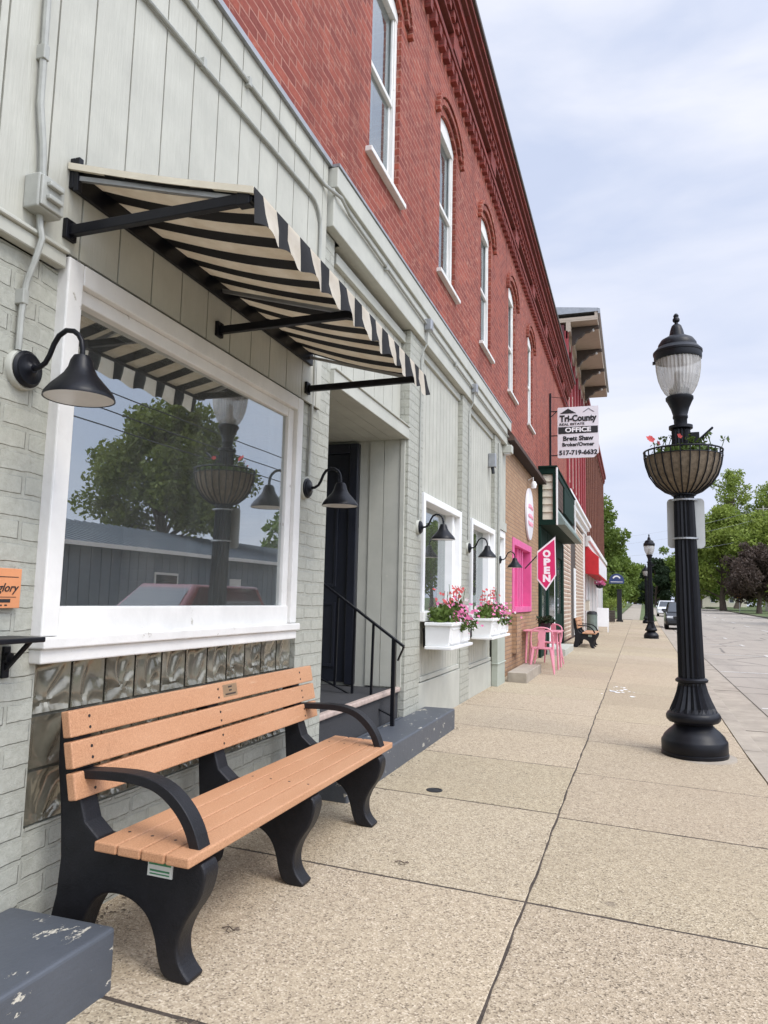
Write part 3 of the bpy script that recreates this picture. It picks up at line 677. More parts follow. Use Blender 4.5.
# corner post box and side door
cb = MB(); cb.box(.032, .13, 11.52, 12.2, -.1, 1.02); cb.box(.032, .15, 11.5, 12.22, .33, .345); P(cb, 'corner_casing', 'pale_green', bevel=.008)
F = MB(); F.box(-.2, .0, 12.3, 12.42, .12, 2.5); F.box(-.2, .0, 13.0 - .1, 13.0, .12, 2.5); F.box(-.2, .0, 12.42, 12.9, 2.38, 2.5); F.box(-.15, -.08, 12.42, 12.9, .12, .95); F.box(-.15, -.08, 12.42, 12.5, .95, 2.38); F.box(-.15, -.08, 12.82, 12.9, .95, 2.38)
W = P(F, 'door', 'white', bevel=.006); g_ = MB(); g_.box(-.12, -.115, 12.5, 12.82, .95, 2.38); P(g_, 'pane', 'glass', W)
hb = MB(); hb.box(-.3, .02, 12.28, 13.0, 2.505, 2.655); P(hb, 'door_head', 'sage_trim')

# ---- tan brick shop with a pink window
tb = MB()
tb.box(-.3, 0, 13.0, 13.78, -.1, 4.4); tb.box(-.3, 0, 16.45, 17.8, -.1, 4.4); tb.box(-.3, 0, 13.78, 16.45, 2.5, 4.4); tb.box(-.3, 0, 13.78, 16.45, -.1, 1.08)
tb.box(.0, .09, 13.78, 14.3, .35, 1.05)
P(tb, 'tan_brick', 'tan_brick')
F = MB(); F.box(-.2, .02, 13.79, 13.95, 1.09, 2.49); F.box(-.2, .02, 16.28, 16.44, 1.09, 2.49); F.box(-.2, .02, 13.95, 16.28, 2.36, 2.49); F.box(-.2, .04, 13.95, 16.28, 1.09, 1.2)
for a in (14.9, 15.2, 15.55): F.box(-.18, -.06, a, a + .1, 1.2, 2.36)
F.box(-.24, -.2, 13.79, 16.44, 1.09, 2.49)
P(F, 'pink_window', 'pink', bevel=.006)
sa = MB(); sa.prism([(0, 4.42), (.2, 4.16), (.2, 4.08), (0, 4.08)], 1, 12.72, 17.75); P(sa, 'shingled_awning', 'shingle', bevel=.004)


# ---- green shop with box bay above
gr = MB(); gr.box(-.3, -.02, 17.8, 24.0, -.1, 4.4); P(gr, 'green_shopfront', 'pale_green')
gd = MB()
for a, b in ((17.8, 18.1), (19.4, 19.7), (21.6, 21.9), (23.6, 24.0)): gd.box(-.02, .06, a, b, 0, 3.1)
gd.box(-.02, .05, 18.1, 23.6, 2.6, 3.1); gd.box(-.02, .045, 21.9, 23.6, 0, .95); gd.box(-.02, .04, 18.1, 19.4, .0, .5)
P(gd, 'shopfront_post', 'green_dark', bevel=.005)
gw = MB(); gw.box(-.018, .0, 18.1, 19.4, .5, 2.6); P(gw, 'pane', 'glass'); gw = MB(); gw.box(-.018, .0, 21.9, 23.6, .95, 2.6); P(gw, 'pane', 'glass')
gd = MB(); gd.box(-.02, .02, 19.7, 21.6, .1, 2.6); DD = P(gd, 'door', 'white'); g_ = MB(); g_.box(.021, .026, 19.95, 21.35, .9, 2.4); P(g_, 'pane', 'car_glass', DD)
by = MB()
by.box(0, .42, 17.8, 23.8, 3.12, 3.25); by.box(0, .42, 17.8, 23.8, 4.35, 4.5)
by.box(0, .10, 17.8, 17.95, 3.25, 4.35); by.box(.34, .42, 17.8, 17.95, 3.25, 4.35); by.box(.0, .36, 17.95, 23.8, 3.25, 4.35); by.box(0, .45, 17.76, 23.85, 4.5, 4.54)
BY = P(by, 'box_bay', 'green_dark', bevel=.006)
q = MB()
for i in range(6): z = 3.25 + i * 1.1 / 6; q.prism([(17.83, z), (17.95, z), (17.95, z + .18), (17.87, z + .18)], 0, .10, .34)
P(q, 'siding_panel', 'cream', BY)
for a in (17.78, 23.7): q = MB(); q.box(.421, .455, a, a + .12, 3.12, 4.5); P(q, 'corner_board', 'white', BY)
q = MB(); q.prism([(.36, 3.62), (.62, 3.2), (.62, 3.13), (.42, 3.13), (.36, 3.25)], 1, 17.95, 23.9); P(q, 'flared_skirt', 'green_grey', BY, bevel=.01)
q = MB(); q.box(.361, .40, 17.97, 19.9, 3.63, 4.34); P(q, 'shingle_panel', 'shingle', BY); q = MB(); q.box(.361, .43, 20.0, 23.4, 3.66, 4.32); P(q, 'sign_panel', 'green_dark', BY)
# lap siding bay at the far end
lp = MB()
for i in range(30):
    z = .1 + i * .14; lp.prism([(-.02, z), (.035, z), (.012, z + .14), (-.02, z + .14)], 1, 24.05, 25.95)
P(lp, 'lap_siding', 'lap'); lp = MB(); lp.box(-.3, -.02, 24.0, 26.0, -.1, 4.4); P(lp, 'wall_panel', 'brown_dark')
q = MB(); q.box(-.02, .055, 24.0, 24.06, 0, 4.4); P(q, 'corner_board', 'white')

# ------------------------------------------------------------------ crimson building
B2 = thing('crimson_building', 'crimson painted building with deep bracketed tan eaves and white storefront cornice', 'building', (0, 26, 0))
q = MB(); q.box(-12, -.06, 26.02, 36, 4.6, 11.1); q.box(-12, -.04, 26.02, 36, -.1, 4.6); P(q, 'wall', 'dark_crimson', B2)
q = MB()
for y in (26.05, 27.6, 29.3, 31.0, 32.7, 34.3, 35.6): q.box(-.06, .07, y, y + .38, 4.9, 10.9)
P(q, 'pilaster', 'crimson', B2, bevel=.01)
for y in (26.9, 28.5, 30.2, 31.9, 33.55):
    q = MB(); q.box(-.058, .02, y - .20, y - .12, 5.6, 9.2); q.box(-.058, .02, y + .24, y + .32, 5.6, 9.2); q.box(-.058, .02, y - .12, y + .24, 9.1, 9.2); q.box(-.058, .03, y - .12, y + .24, 5.6, 5.68); q.box(-.058, .01, y - .12, y + .24, 7.4, 7.46)
    W = P(q, 'window', 'cream', B2); q = MB(); q.box(-.04, -.03, y - .12, y + .24, 5.68, 9.1); P(q, 'pane', 'car_glass', W)
q = MB(); q.box(-.4, 1.08, 26.05, 36.4, 11.2, 11.26); q.box(.98, 1.09, 26.05, 36.4, 11.26, 11.5); q.box(-.4, .98, 26.05, 26.12, 11.26, 11.36)
EV = P(q, 'eave', 'tan_soffit', B2, bevel=.008)
q = MB(); q.prism([(1.09, 11.5), (1.12, 11.62), (-3, 12.1), (-3, 11.5)], 1, 26.03, 36.42); q.box(1.1, 1.17, 26.03, 36.42, 11.42, 11.6); P(q, 'roof', 'steel', B2)
q = MB(); q.box(0, .16, 26.05, 36.2, 10.85, 11.2); q.box(0, .06, 26.05, 36.2, 10.6, 10.85); P(q, 'frieze', 'tan_soffit', EV)
brk = [(0, 10.55), (.12, 10.62), (.2, 10.78), (.34, 10.84), (.46, 10.98), (.62, 11.0), (.72, 11.1), (.95, 11.12), (.95, 11.198), (0.0, 11.198)]
for y in (26.6, 29.2, 31.8, 34.4):
    q = MB(); q.prism([(a + .161 if a else .161, b) for a, b in brk[:-1]] + [(.161, 11.198)], 1, y, y + .2); br = P(q, 'bracket', 'brown_dark', EV, bevel=.01)
    q = MB(); q.lathe([(.0, -.14), (.05, -.1), (.03, -.03), (.045, 0)], (.9, y + .1, 11.13), 10); P(q, 'drop_finial', 'white', EV, smooth=True)
q = MB(); q.box(-.03, .22, 24.06, 36.0, 4.62, 4.8); q.box(-.03, .30, 24.06, 36.0, 4.8, 4.92); q.box(-.03, .1, 26.1, 36.0, 4.42, 4.62); P(q, 'storefront_cornice', 'white', B2, bevel=.01)
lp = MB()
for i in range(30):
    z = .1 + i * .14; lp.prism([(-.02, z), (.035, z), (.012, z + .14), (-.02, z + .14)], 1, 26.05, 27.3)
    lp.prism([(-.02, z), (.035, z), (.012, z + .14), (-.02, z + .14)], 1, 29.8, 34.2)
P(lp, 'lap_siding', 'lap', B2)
q = MB(); q.box(-.03, .0, 27.3, 29.8, .05, 4.2); P(q, 'entry_panel', 'brown_dark', B2)
q = MB(); q.box(0, .03, 28.9, 29.7, .1, 2.6); P(q, 'door', 'white', B2); q = MB(); q.box(-.02, .08, 34.2, 34.5, 0, 4.4); P(q, 'corner_board', 'white', B2)
q = MB(); q.box(-.03, .02, 34.5, 36, 0, 4.4); P(q, 'pier', 'brown_brick', B2)

# ------------------------------------------------------------------ brown brick building
B3 = thing('brown_brick_building', 'brown brick corner building with tall pilasters beyond the crimson one', 'building', (0, 36, 0))
q = MB(); q.box(-14, -.1, 36.02, 60, -.1, 11.2); P(q, 'wall', 'brown_brick', B3)
q = MB()
for i in range(13): y = 36.05 + i * 1.96; q.box(-.1, .05, y, y + .42, 4.7, 10.5)
q.box(-.1, .07, 36.05, 60.0, 10.5, 10.75)
P(q, 'pilaster', 'brown_brick', B3, bevel=.01)
q = MB(); q.box(-.2, .16, 36.02, 60.15, 10.76, 11.0); q.box(-.3, .24, 36.02, 60.2, 11.0, 11.25)
for i in range(60): q.box(.07, .14, 36.1 + i * .4, 36.3 + i * .4, 10.6, 10.755)
P(q, 'cornice', 'red_trim_brick', B3)
for i in range(12):
    y = 36.6 + i * 1.96; q = MB(); q.box(-.1, -.02, y, y + .12, 5.7, 9.6); q.box(-.1, -.02, y + .75, y + .87, 5.7, 9.6); q.box(-.1, -.02, y + .12, y + .75, 9.48, 9.6); q.box(-.1, .0, y + .12, y + .75, 5.7, 5.8)
    W = P(q, 'window', 'cream', B3); q = MB(); q.box(-.09, -.08, y + .12, y + .75, 5.8, 9.48); P(q, 'pane', 'car_glass', W)
q = MB(); q.box(-.1, .26, 36.05, 60, 4.2, 4.45); q.box(-.1, .16, 36.05, 60, 3.95, 4.2); P(q, 'storefront_cornice', 'white_old', B3, bevel=.01)
for a, b in ((37.2, 39.6), (41, 43.4), (44.6, 46.6), (49, 51.5), (53.5, 56)):
    q = MB(); q.box(-.1, .04, a, a + .16, .0, 3.0); q.box(-.1, .04, b - .16, b, 0, 3.0); q.box(-.1, .04, a + .16, b - .16, 2.85, 3.0); q.box(-.1, .03, a + .16, b - .16, 0, .6)
    W = P(q, 'shop_window', 'white', B3); q = MB(); q.box(-.09, -.02, a + .16, b - .16, .6, 2.85); P(q, 'pane', 'car_glass', W)
# ------------------------------------------------------------------ striped awning
AW = thing('awning', 'black and cream striped shop awning on three black arms over the big front window', 'awning', (0, 2.2, 2.7))
def awz(x): return 2.965 - (x - .03) * .285 - .008 * math.sin(math.pi * (x - .03) / .83)
q = MB(); nx, ny = 10, 66; top = []; ya, yb = 2.19, 4.50
vs = []
for k in (0, 1):
    for i in range(nx + 1):
        x = .035 + .825 * i / nx
        for j in range(ny + 1):
            y = ya + (yb - ya) * j / ny
            sag = .012 * math.sin(math.pi * i / nx) * (1 + .5 * math.sin(y * 9))
            vs.append((x, y, awz(x) - sag - .004 * k))
W1 = ny + 1; NN = (nx + 1) * W1
fs = []
for k in (0, 1):
    for i in range(nx):
        for j in range(ny):
            a = k * NN + i * W1 + j; fs.append((a, a + 1, a + W1 + 1, a + W1))
q.add(vs, fs); CN = q.build('canopy', 'awning_cloth', AW, smooth=True)
q = MB(); vs = []; nv = 230
for j in range(nv + 1):
    y = ya + (yb - ya) * j / nv; xo = .864 + .008 * math.sin(y * 17); d_ = .125 + .012 * math.cos((y + 10.03 - .104) / .208 * 2 * math.pi / 1.0)
    vs += [(.862, y, awz(.86) + .012), (xo + .006, y, awz(.86) - d_ * .5), (xo + .016 + .008 * math.sin(y * 31), y, awz(.86) - d_)]
q.add(vs, [(3 * j + k, 3 * j + k + 1, 3 * j + 4 + k, 3 * j + 3 + k) for j in range(nv) for k in (0, 1)]); q.build('valance', 'awning_cloth', AW, smooth=True)
q = MB()
for k in range(9):
    t0 = k / 9; x = .035 + .825 * t0; x2 = .035 + .825 * (k + 1) / 9
    q.add([(x, ya - .004, awz(x) + .012), (x2, ya - .004, awz(x2) + .012), (x2, ya - .004, awz(x2) - .014), (x, ya - .004, awz(x) - .014), (x, ya + .012, awz(x) + .012), (x2, ya + .012, awz(x2) + .012), (x2, ya + .012, awz(x2) - .014), (x, ya + .012, awz(x) - .014)],
          [(0, 1, 2, 3), (7, 6, 5, 4), (0, 4, 5, 1), (3, 2, 6, 7), (1, 5, 6, 2), (0, 3, 7, 4)])
q.build('end_trim', 'cream', AW)
q = MB(); q.box(.03, .052, 2.2, 4.52, 2.875, 3.0); q.box(.052, .075, 2.2, 2.225, 2.86, 3.0); q.build('wall_bar', 'black_metal', AW, bevel=.003)
for y in (2.215, 3.33, 4.47):
    q = MB(); q.bar((.03, y, 2.70), (.835, y, 2.712), .03, .04); q.box(.03, .05, y - .03, y + .03, 2.665, 2.745); q.box(.79, .842, y - .02, y + .02, 2.685, 2.735)
    for s in (-.015, .015): q.tube([(.05, y, 2.70 + s * 1.7), (.06, y, 2.70 + s * 1.7)], .008, 6)
    q.build('arm', 'black_metal', AW, bevel=.003)
for y in (2.215, 3.33, 4.47):
    q = MB(); q.bar((.05, y, 2.92), (.83, y, awz(.83) - .03), .018, .018); q.build('rafter', 'steel', AW)
q = MB(); q.tube([(.84, 2.2, awz(.84) - .03), (.84, 4.49, awz(.84) - .03)], .012); q.build('front_bar', 'black_metal', AW)

# ------------------------------------------------------------------ gooseneck lamps
def gooseneck(label, loc):
    t = thing('wall_lamp', label, 'wall lamp', (0, 0, 0), 'black gooseneck wall lamps')
    q = MB(); q.lathe([(.075, .0), (.075, .022), (.072, .026)], n=28, axis='x'); q.build('mount_block', 'sage_trim', t, smooth=True)
    q = MB(); q.lathe([(.066, .026), (.068, .034), (.058, .04), (.056, .046), (.03, .05), (.016, .062)], n=28, axis='x'); q.build('back_plate', 'lamp_black', t, smooth=True)
    pts = [(.05, 0, 0), (.085, 0, .004)]
    for i in range(13):
        u = i / 12; a = math.pi * u
        pts.append((.20 - .075 * math.cos(a) + .0, 0, .055 + .085 * math.sin(a) - .055 * (1 - u) ** 2 * .9 + .03 * (1 - u)))
    pts = [(.05, 0, 0), (.085, 0, .003), (.11, 0, .018), (.127, 0, .045), (.143, 0, .085), (.163, 0, .115), (.195, 0, .132), (.228, 0, .126), (.252, 0, .108), (.266, 0, .085), (.272, 0, .055), (.272, 0, .03)]
    q = MB(); q.tube(pts, .0095, 10); q.build('gooseneck_arm', 'lamp_black', t, smooth=True)
    c = (.272, 0, -.122)
    q = MB(); q.lathe([(k1 * .8, k2 * .8) for k1, k2 in [(.016, .195), (.036, .188), (.048, .165), (.055, .135), (.072, .104), (.10, .072), (.128, .042), (.146, .016), (.152, .0), (.152, -.006), (.146, -.004), (.138, .008), (.115, .024), (.083, .05), (.055, .075), (.035, .1)]], c, 36)
    s = q.build('shade', 'lamp_black', t, smooth=True)
    q = MB(); q.lathe([(k1 * .8, k2 * .8) for k1, k2 in [(.1455, -.0035), (.137, .0075), (.113, .0235), (.082, .0485), (.05, .075), (.001, .08)]], c, 36); q.build('shade_lining', 'bulb_white', s, smooth=True)
    q = MB(); q.lathe([(.001, .004), (.016, .008), (.022, .02), (.02, .035), (.014, .05), (.012, .06)], c, 16); q.build('bulb', 'white', s, smooth=True)
    t.location = loc; return t
gooseneck('black gooseneck wall lamp left of the big window, nearest and largest of the row', (0, 2.07, 2.10))
gooseneck('black gooseneck wall lamp on the brick pier between big window and recessed doorway', (0, 4.545, 2.03))
gooseneck('black gooseneck wall lamp beside the window above the nearer white flower box', (.03, 7.27, 2.03))
gooseneck('black gooseneck wall lamp beside the window above the farther white flower box', (.03, 9.68, 1.99))
gooseneck('black gooseneck wall lamp next to the pink shop window, farthest of the row', (.03, 12.10, 1.97))

# ------------------------------------------------------------------ conduits, junction box, shelf, shop plate
def run(label, pts, r=.013, cuffs=(), boxes=()):
    t = thing('conduit', label, 'conduit', pts[0])
    q = MB(); q.tube(pts, r, 8); q.build('pipe', 'conduit', t, smooth=True)
    if cuffs:
        q = MB()
        for c in cuffs:
            i = Vector(c); q.box(i.x - .032, i.x + r + .004, i.y - .014, i.y + .014, i.z - r - .016, i.z + r + .016)
        q.build('strap', 'conduit', t, bevel=.004)
    for b in boxes:
        q = MB(); q.box(b[0] - .03, b[0] + .05, b[1] - .045, b[1] + .045, b[2] - .06, b[2] + .06); q.build('outlet_box', 'steel', t, bevel=.008)
X = .05
run('painted conduit dropping from above into the junction box left of the awning', [(X, 1.99, 4.4), (X, 2.01, 3.1), (X + .002, 2.035, 2.95), (X + .004, 2.045, 2.82)], .014, ((X, 2.005, 3.3),))
run('painted conduit from the junction box down to the nearest wall lamp', [(X, 2.045, 2.70), (.062, 2.045, 2.63), (.075, 2.045, 2.585), (.055, 2.04, 2.50), (.03, 2.035, 2.42), (.022, 2.03, 2.3), (.022, 2.03, 2.16)], .012, ((.022, 2.03, 2.36),))
J = thing('junction_box', 'square painted junction box on the siding left of the awning', 'electrical box', (.03, 2.045, 2.75))
q = MB(); q.box(.031, .10, 1.985, 2.105, 2.68, 2.81); q.build('box', 'conduit', J, bevel=.006)
q = MB(); q.box(.10, .112, 1.99, 2.10, 2.687, 2.803)
C_ = q.build('cover', 'conduit', J, bevel=.004)
for z in (2.715, 2.765):
    q = MB(); q.box(.112, .13, 2.01, 2.08, z, z + .018); q.build('flap', 'conduit', C_, bevel=.004)
bend = [(.045, 4.42 + .16 * math.sin(R(a)), 4.06 - .16 + .16 * math.cos(R(a))) for a in range(0, 91, 15)]
run('lower painted conduit crossing the siding then bending down behind the awning', [(.045, -3, 3.98)] + [(.045, 2.5, 4.0)] + bend + [(.045, 4.58, 3.0), (.02, 4.59, 2.6), (.016, 4.58, 2.12)], .012, ((.045, 3.04, 4.03), (.045, 1.0, 3.99)))
run('upper painted conduit running along the beam with boxes above the lamps', [(.045, -3, 4.22), (.045, 4.62, 4.26), (.11, 4.80, 4.24), (.095, 5.0, 4.22), (.095, 7.3, 4.18), (.095, 12.9, 4.15)], .013, ((.045, 3.5, 4.255), (.095, 5.9, 4.2), (.095, 8.6, 4.17)), ((.105, 7.27, 4.17), (.105, 9.68, 4.16)))
for y, lab in ((7.27, 'thin cable dropping down the pier to the lamp by the nearer flower box'), (9.68, 'thin cable dropping down the pier to the lamp by the farther flower box')):
    run(lab, [(.10, y, 4.10), (.095, y + .02, 3.98), (.06, y + .01, 3.9), (.042, y, 3.8), (.042, y, 2.1)], .008)
run('thin pipe up the wall edge next to the corner post', [(.045, 12.02, 3.9), (.045, 12.02, .05)], .012)
q = thing('wall_fixture', 'small pale square flood lamp under the brown shingle awning edge', 'wall light', (.03, 12.75, 3.95)); b = MB(); b.box(.0, .16, 12.66, 12.84, 3.86, 4.0); b.build('housing', 'sage_trim', q, bevel=.01); b = MB(); b.box(.02, .12, 12.68, 12.82, 3.845, 3.86); b.build('lens', 'head_glass', q)
q = thing('wall_fixture', 'small dark box shaped lamp on the far siding above the second flower box window', 'wall light', (.0, 11.5, 3.5)); b = MB(); b.box(-.03, .09, 11.46, 11.56, 3.40, 3.62); b.build('housing', 'steel', q, bevel=.01); b = MB(); b.tube([(.03, 11.51, 3.4), (.05, 11.51, 3.3)], .025); b.build('sensor', 'black_matt', q)
SH = thing('wall_shelf', 'narrow black shelf on iron bracket under the orange shop plate', 'shelf', (0, 2.0, 1.1))
q = MB(); q.box(.012, .16, 1.3, 2.12, 1.12, 1.138); q.build('board', 'black_metal', SH, bevel=.004)
q = MB(); q.box(.002, .014, 2.085, 2.115, .99, 1.10); q.bar((.01, 2.10, 1.02), (.11, 2.10, 1.12), .018, .012); q.tube([(.013, 2.10, 1.06), (.03, 2.10, 1.06)], .02, 10); q.build('bracket', 'black_metal', SH, bevel=.002)
PL = thing('shop_plate', 'orange wooden shop plate with black script writing, cut by the left picture edge', 'sign', (.01, 2.0, 1.3))
q = MB(); q.box(.004, .026, 1.82, 2.125, 1.235, 1.375); q.build('board', 'orange_sign', PL, bevel=.002)
lettering('the', .045, (.0275, 1.98, 1.349), 'x', 'ink', PL, .0006, .0, .35)
lettering('morning glory', .042, (.0275, 1.985, 1.306), 'x', 'ink', PL, .0006, .0004, .35, width=.25)
q = MB(); q.box(.0262, .0272, 2.015, 2.11, 1.3435, 1.346); q.box(.0262, .0272, 1.84, 2.105, 1.273, 1.275); q.box(.0262, .0272, 1.87, 2.08, 1.255, 1.267)
for k in range(9): q.box(.0262, .0272, 1.88 + k * .022, 1.891 + k * .022, 1.243, 1.248)
q.build('ruled_lines', 'ink', PL)

# ------------------------------------------------------------------ painted steps and handrail
def block(name, label, x0, x1, y0, y1, z0, z1, mat, b=.014):
    q = MB(); n = 8
    q.box(x0, x1, y0, y1, z0, z1); o = q.build(name, mat, None, bevel=b, seg=3); tag(o, label, 'step'); return o
block('painted_step', 'chipped blue grey painted step block in the lower left corner', .004, .45, -.9, 2.22, -.06, .185, 'step_paint')
block('painted_step', 'long blue grey painted step below the recessed dark doorway', .034, .36, 4.6, 7.64, -.06, .19, 'step_paint')
sv = MB(); sv.box(.004, .033, 4.96, 6.88, -.05, .19); o_ = sv.build('step_riser', 'step_paint', B1)
block('concrete_step', 'grey concrete step in front of the white side door beside the pink chair', .155, .47, 12.3, 14.3, -.06, .15, 'kerb', .01)
block('concrete_step', 'pale concrete step at the green shop door near the far bench', .07, .52, 19.0, 21.6, -.06, .15, 'sage_trim', .01)
HR = thing('handrail', 'black iron handrail with balusters rising to the recessed door', 'handrail', (0, 6.35, .2)); y = 6.35
def rz(x): return 1.40 + (x + .57) * (.88 - 1.40) / .76
def lz(x): return .56 + (x + .60) * (.27 - .56) / .70
q = MB(); q.bar((.095, y, .185), (.095, y, rz(.095)), .035, .035); q.build('post', 'black_metal', HR, bevel=.004)
q = MB(); q.bar((-.68, y, rz(-.68)), (.19, y, rz(.19)), .04, .02); q.bar((.19, y, rz(.19)), (.135, y, rz(.19) - .125), .03, .014); q.build('top_rail', 'black_metal', HR, bevel=.003)
q = MB(); q.bar((-.68, y, lz(-.68)), (.09, y, lz(.09)), .03, .012); q.build('lower_rail', 'black_metal', HR, bevel=.003)
for x in (-.46, -.29, -.11):
    q = MB(); q.bar((x, y, lz(x)), (x + .01, y, rz(x)), .02, .02); q.build('baluster', 'black_metal', HR)
q = MB(); q.bar((-.66, y, .44), (-.66, y, rz(-.66)), .03, .03); q.build('post', 'black_metal', HR)

# ------------------------------------------------------------------ park benches
def smooth2(p):
    for _ in range(2):
        n_ = [p[0]]
        for a, b in zip(p, p[1:]): n_ += [(a[0] * .75 + b[0] * .25, a[1] * .75 + b[1] * .25), (a[0] * .25 + b[0] * .75, a[1] * .25 + b[1] * .75)]
        p = n_ + [p[-1]]
    return p
def make_bench():
    t = thing('park_bench', '', 'bench', (0, 0, 0), 'orange board benches along the shop fronts')
    prof = [(.030, .83), (.06, .865), (.09, .84), (.12, .71), (.155, .56), (.19, .47), (.25, .425), (.33, .41), (.675, .41), (.70, .385), (.703, .345), (.685, .275), (.64, .21), (.615, .15), (.612, .10), (.63, .05), (.69, .0), (.565, .0), (.535, .06), (.52, .12), (.49, .185), (.44, .225), (.38, .245), (.32, .245), (.27, .225), (.235, .18), (.205, .10), (.19, .0), (.06, .0), (.055, .05), (.085, .2), (.09, .33), (.07, .5), (.04, .66)]
    rim = [(.055, .79), (.08, .70), (.105, .55), (.135, .43), (.20, .375), (.33, .355), (.66, .355), (.66, .33), (.60, .22), (.575, .13), (.575, .08), (.60, .035), (.58, .035), (.55, .12), (.51, .21), (.45, .262), (.38, .285), (.30, .285), (.23, .25), (.185, .16), (.16, .04), (.095, .04), (.12, .2), (.125, .35), (.10, .5), (.07, .66)]
    for y in (.105, 1.03, 1.985):
        q = MB(); q.prism(prof[:6] + smooth2(prof[6:30]) + prof[30:], 1, y - .047, y + .047)
        f = q.build('support_frame', 'charcoal', t, bevel=.012, seg=3)
        if y < .2: first = f
        for s in ((y - .056, y - .046), (y + .046, y + .056)):
            pass
    for k in range(3):
        z0 = .552 + k * .108; x0 = .152 - k * .024
        q = MB(); q.prism([(x0, z0), (x0 + .036, z0 + .006), (x0 + .036 - .022, z0 + .099), (x0 - .022, z0 + .093)], 1, 0, 2.17)
        bd = q.build('back_board', 'bench_board', t, bevel=.005)
        q = MB()
        for y in (.105, 1.03, 1.985):
            for dz in (.03, .07): q.tube([(x0 + .0385 - dz * .22, y, z0 + dz), (x0 + .035 - dz * .22, y, z0 + dz)][::-1], .006, 8)
        q.build('screw', 'black_matt', bd)
        if k == 2:
            q = MB(); q.prism([(x0 + .0355 - .0065, z0 + .025), (x0 + .0385 - .0065, z0 + .025), (x0 + .0385 - .02, z0 + .085), (x0 + .0355 - .02, z0 + .085)], 1, 1.075, 1.215); pq = q.build('plaque', 'plaque', bd, bevel=.001)
            q = MB()
            for zz, w_ in ((.072, .035), (.055, .025), (.038, .10)): 
                xx = x0 + .0388 - .0065 - (zz - .025) * .225
                q.box(xx, xx + .0012, 1.145 - w_ / 2, 1.145 + w_ / 2, z0 + zz - .004, z0 + zz + .004)
            q.build('engraving', 'brown_dark', pq)
    for k in range(4):
        x0 = .305 + k * .0975
        q = MB(); q.box(x0, x0 + .092, -.03, 2.185, .412, .447); bd = q.build('seat_board', 'bench_board', t, bevel=.006)
        q = MB()
        for y in (.105, 1.03, 1.985): q.tube([(x0 + .045, y, .446), (x0 + .045, y, .4478)], .006, 8)
        q.build('screw', 'black_matt', bd)
    for y in (.09, 2.03):
        q = MB(); pts = smooth2([(.09, .615), (.28, .63), (.40, .63), (.48, .615), (.55, .57), (.605, .51), (.635, .44)])
        up = smooth2([(.09, .645), (.27, .662), (.40, .666), (.505, .645), (.585, .592), (.645, .52), (.678, .44)])
        q.prism(pts + up[::-1], 1, y - .036, y + .036); q.build('armrest', 'charcoal', t, bevel=.011, seg=3, smooth=False)
    q = MB(); q.box(.475, .575, .052, .0575, .335, .395); sk = q.build('maker_sticker', 'sticker', first)
    q = MB(); q.box(.48, .57, .050, .0519, .374, .39); q.box(.485, .565, .0505, .0519, .352, .358); q.box(.485, .565, .0505, .0519, .342, .346); q.build('sticker_print', 'sticker_green', sk)
    t.rotation_euler.y = .03
    return t
bench = make_bench(); bench.location = (.0, 2.275, -.002)
bench['label'] = 'large orange and black park bench with plaque under the shop window in the foreground'
b2 = copy_tree(bench); b2.location = (.36, 22.9, -.01); b2['label'] = 'small distant orange and black bench in front of the lap sided wall'

# ------------------------------------------------------------------ flower boxes
def leafcloud(q, c, r, n, s, flat=1.0, rnd=random):
    for _ in range(n):
        v = Vector((rnd.gauss(0, 1), rnd.gauss(0, 1), rnd.gauss(0, 1)))
        v.normalize(); v *= rnd.random() ** .45
        p = Vector(c) + Vector((v.x * r[0], v.y * r[1], v.z * r[2]))
        a = Vector((rnd.uniform(-1, 1), rnd.uniform(-1, 1), rnd.uniform(-1, 1))).normalized(); b = a.cross(Vector((rnd.uniform(-1, 1), rnd.uniform(-1, 1), rnd.uniform(-.2, 1)))).normalized()
        k = s * rnd.uniform(.6, 1.35); m_ = a * k; w = b * k * .5
        q.add([p - m_, p - m_ * .1 + w, p + m_, p - m_ * .1 - w], [(0, 1, 2, 3)])
def flower(q, p, s, rnd=random):
    ax = Vector((rnd.uniform(.1, 1), rnd.uniform(-1, .3), rnd.uniform(-.1, 1))).normalized(); a = ax.orthogonal().normalized(); b = ax.cross(a)
    for k in range(5):
        t0 = 2 * math.pi * k / 5; d0 = a * math.cos(t0) + b * math.sin(t0); e0 = ax.cross(d0)
        q.add([p, p + d0 * s * .6 + e0 * s * .42 + ax * s * .15, p + d0 * s + ax * s * .28, p + d0 * s * .6 - e0 * s * .42 + ax * s * .15], [(0, 1, 2, 3)])
